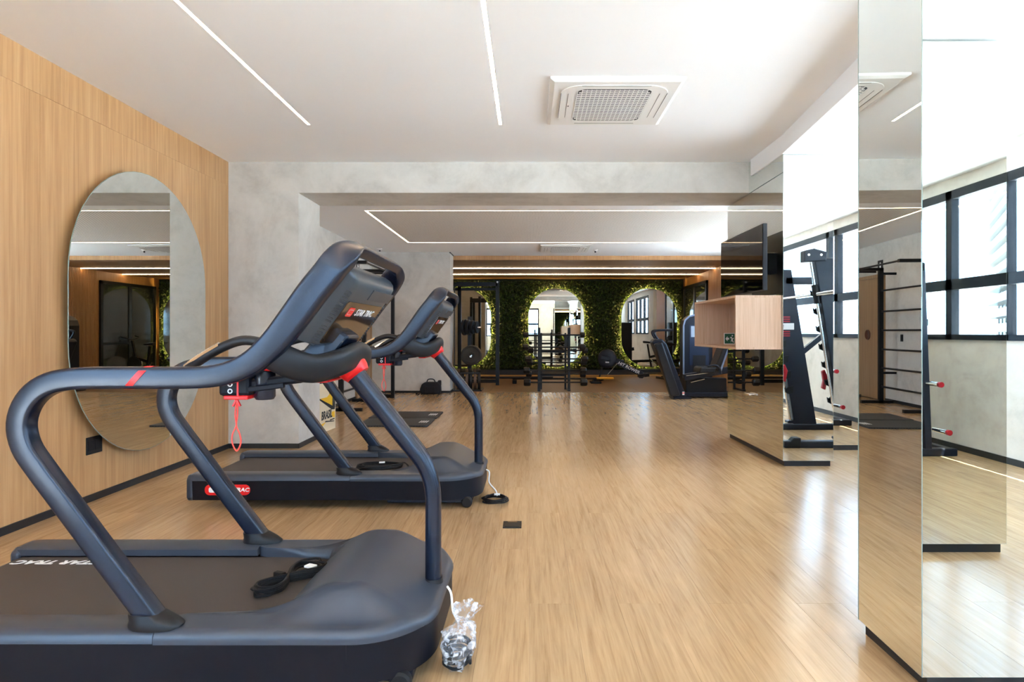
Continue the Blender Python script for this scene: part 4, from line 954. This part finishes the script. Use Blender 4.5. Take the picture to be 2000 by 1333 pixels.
# ------------------------------------------------------------------ Smith machine in the window bay (seen in the mirrors)
sm = thing('smith_machine', 'black Smith machine in the window bay, seen in the pillar mirrors', 'exercise machine', (3.4, 4.05, 0))
def rx_(z): return 3.282 - .158 * z - 3.4
for s, yy in ((-1, -.60), (1, .60)):
    pan = [(rx_(.06) + .03, .06), (rx_(.06) + .31, .06), (rx_(2.0) + .30, 2.0), (rx_(2.0) + .03, 2.0)]
    MB().prism(pan, 'y', yy - .035, yy + .035).build('side_panel', M_machine, sm, bevel=.008)
    MB().cyl((rx_(.10), yy, .10), (rx_(1.98), yy, 1.98), .016, 14).build('guide_rod', M_chrome, sm, True)
    MB().prism([(rx_(2.0) - .085, 1.955), (rx_(2.0) + .145, 1.965), (rx_(2.0) + .16, 2.06), (rx_(2.0) + .02, 2.10), (rx_(2.0) - .085, 2.075)], 'y', yy - .055, yy + .055).build('top_plate', M_machine, sm, bevel=.01)
    for dx in (-.04, .09): MB().cyl((rx_(2.0) + dx, yy - .062, 2.03), (rx_(2.0) + dx, yy + .062, 2.03), .013, 12).build('bolt', M_white, sm)
    MB().prism(rrect(.10, .03, .01), 'y', yy - .05, yy + .05).build('rod_clamp', M_machine, sm).location = (rx_(.1), 0, .1)
    MB().box(-.72, .80, yy - .045, yy + .045, .0, .075).build('base_rail', M_machine, sm, bevel=.012)
    MB().prism([(-.72, 0), (-.55, 0), (-.55, .11), (-.62, .11)], 'y', yy - .05, yy + .05).build('rail_foot', M_rub, sm, bevel=.012)
    MB().bar((.52, yy, .07), (.45, yy, 1.9), .07, .07).build('rear_upright', M_machine, sm, bevel=.008)
    MB().bar((rx_(1.85) + .2, yy, 1.86), (.48, yy, 1.86), .07, .09).build('top_arm', M_machine, sm, bevel=.008)
    MB().bar((rx_(.9) + .25, yy, .95), (.48, yy, 1.35), .05, .06).build('brace', M_machine, sm)
    for (x, z) in ((.58, .264), (.50, .72)):
        MB().cyl((x, yy + s * .02, z), (x, yy + s * .22, z), .022, 14).build('plate_horn', M_chrome, sm, True)
        MB().cyl((x, yy + s * .22, z), (x, yy + s * .25, z), .027, 14).build('horn_cap', M_red2, sm, True)
    for i in range(7):
        z = .45 + i * .19; x = rx_(z) + .01; yi = yy - s * .055
        MB().prism([(x, z), (x + .05, z + .02), (x + .055, z + .10), (x, z + .09), (x - .035, z + .06), (x - .05, z + .075), (x - .04, z + .02)], 'y', yi - .012, yi + .012).build('hook_tooth', M_rub, sm)
    zc = 1.62; MB().cyl((rx_(zc - .10), yy - s * .0, zc - .10), (rx_(zc + .10), yy, zc + .10), .032, 16).build('carriage', M_rub, sm, True)
    MB().prism([(rx_(.62) - .06, .62), (rx_(.62) - .02, .60), (rx_(.7) + .02, .74), (rx_(.8), .82), (rx_(.8) - .03, .8), (rx_(.7) - .03, .70)], 'y', yy - s * .09 - .02, yy - s * .09 + .02).build('safety_stop', M_red2, sm, bevel=.008)
MB().cyl((rx_(1.62), -1.05, 1.62), (rx_(1.62), 1.05, 1.62), .016, 14).build('bar', M_chrome, sm, True)
for s in (-1, 1): MB().cyl((rx_(1.62), s * .66, 1.62), (rx_(1.62), s * 1.05, 1.62), .026, 16).build('bar_sleeve', M_chrome, sm, True)
MB().box(.40, .50, -.60, .60, 1.82, 1.90).box(.46, .54, -.6, .6, 1.28, 1.35).build('rear_beam', M_machine, sm, bevel=.008); MB().box(.72, .80, -.6, .6, 0, .07).build('rear_beam', M_machine, sm, bevel=.008)
for z0, z1, m_ in ((1.25, 1.33, M_txtw), (1.345, 1.36, M_red2), (1.372, 1.388, M_red2), (1.40, 1.415, M_red2), (1.165, 1.18, M_red2), (1.19, 1.206, M_red2), (1.218, 1.234, M_red2)):
    BOX('warning_label', m_, rx_(1.3) + .05, rx_(1.3) + (.22 if m_ is M_txtw else .17), -.60 + .036, -.60 + .038, z0, z1, sm)

# ------------------------------------------------------------------ outside
struct(MB().box(XR + .16, XR + .52, YBACK - .5, 18, 3.05, 3.2).box(XL - .6, XR + .52, YBACK - .62, YBACK - .16, 3.05, 3.2).build('trim_sun_shield', M_bldg), 'unseen slab added over the windows outside to cut the sun')  # overhang added out of view to narrow the sun streaks indoors
struct(BOX('ground', M_ground, -60, 260, -120, 260, -9.2, -9), 'street outside')
ap = thing('apartment_block', 'pale apartment tower with balconies outside the windows', 'building', (96, 118, -9), -.55)
BOX('core', M_bldg, 0, 16, -20, 34, 0, 62, ap)
sb_ = BOX('balcony_slab', M_bldg, -2.4, 0, -20, 34, 0, .9, ap)
gl_ = BOX('glass_band', M_bglass, -.12, 0, -19, 33, .95, 3.0, ap); rl_ = BOX('balustrade', M_bglass, -2.4, -2.3, -20, 34, .9, 1.7, ap)
mu_ = MB(); [mu_.box(-.25, 0, y, y + .5, .9, 3.0) for y in range(-20, 34, 6)]; mu_ = mu_.build('pier', M_bldg, ap)
for k_ in range(19):
    for q in (sb_, gl_, rl_, mu_):
        o = q if k_ == 0 else q.copy()
        if k_: COL.objects.link(o); o.parent = ap
        o.location.z = k_ * 3.1 + 1
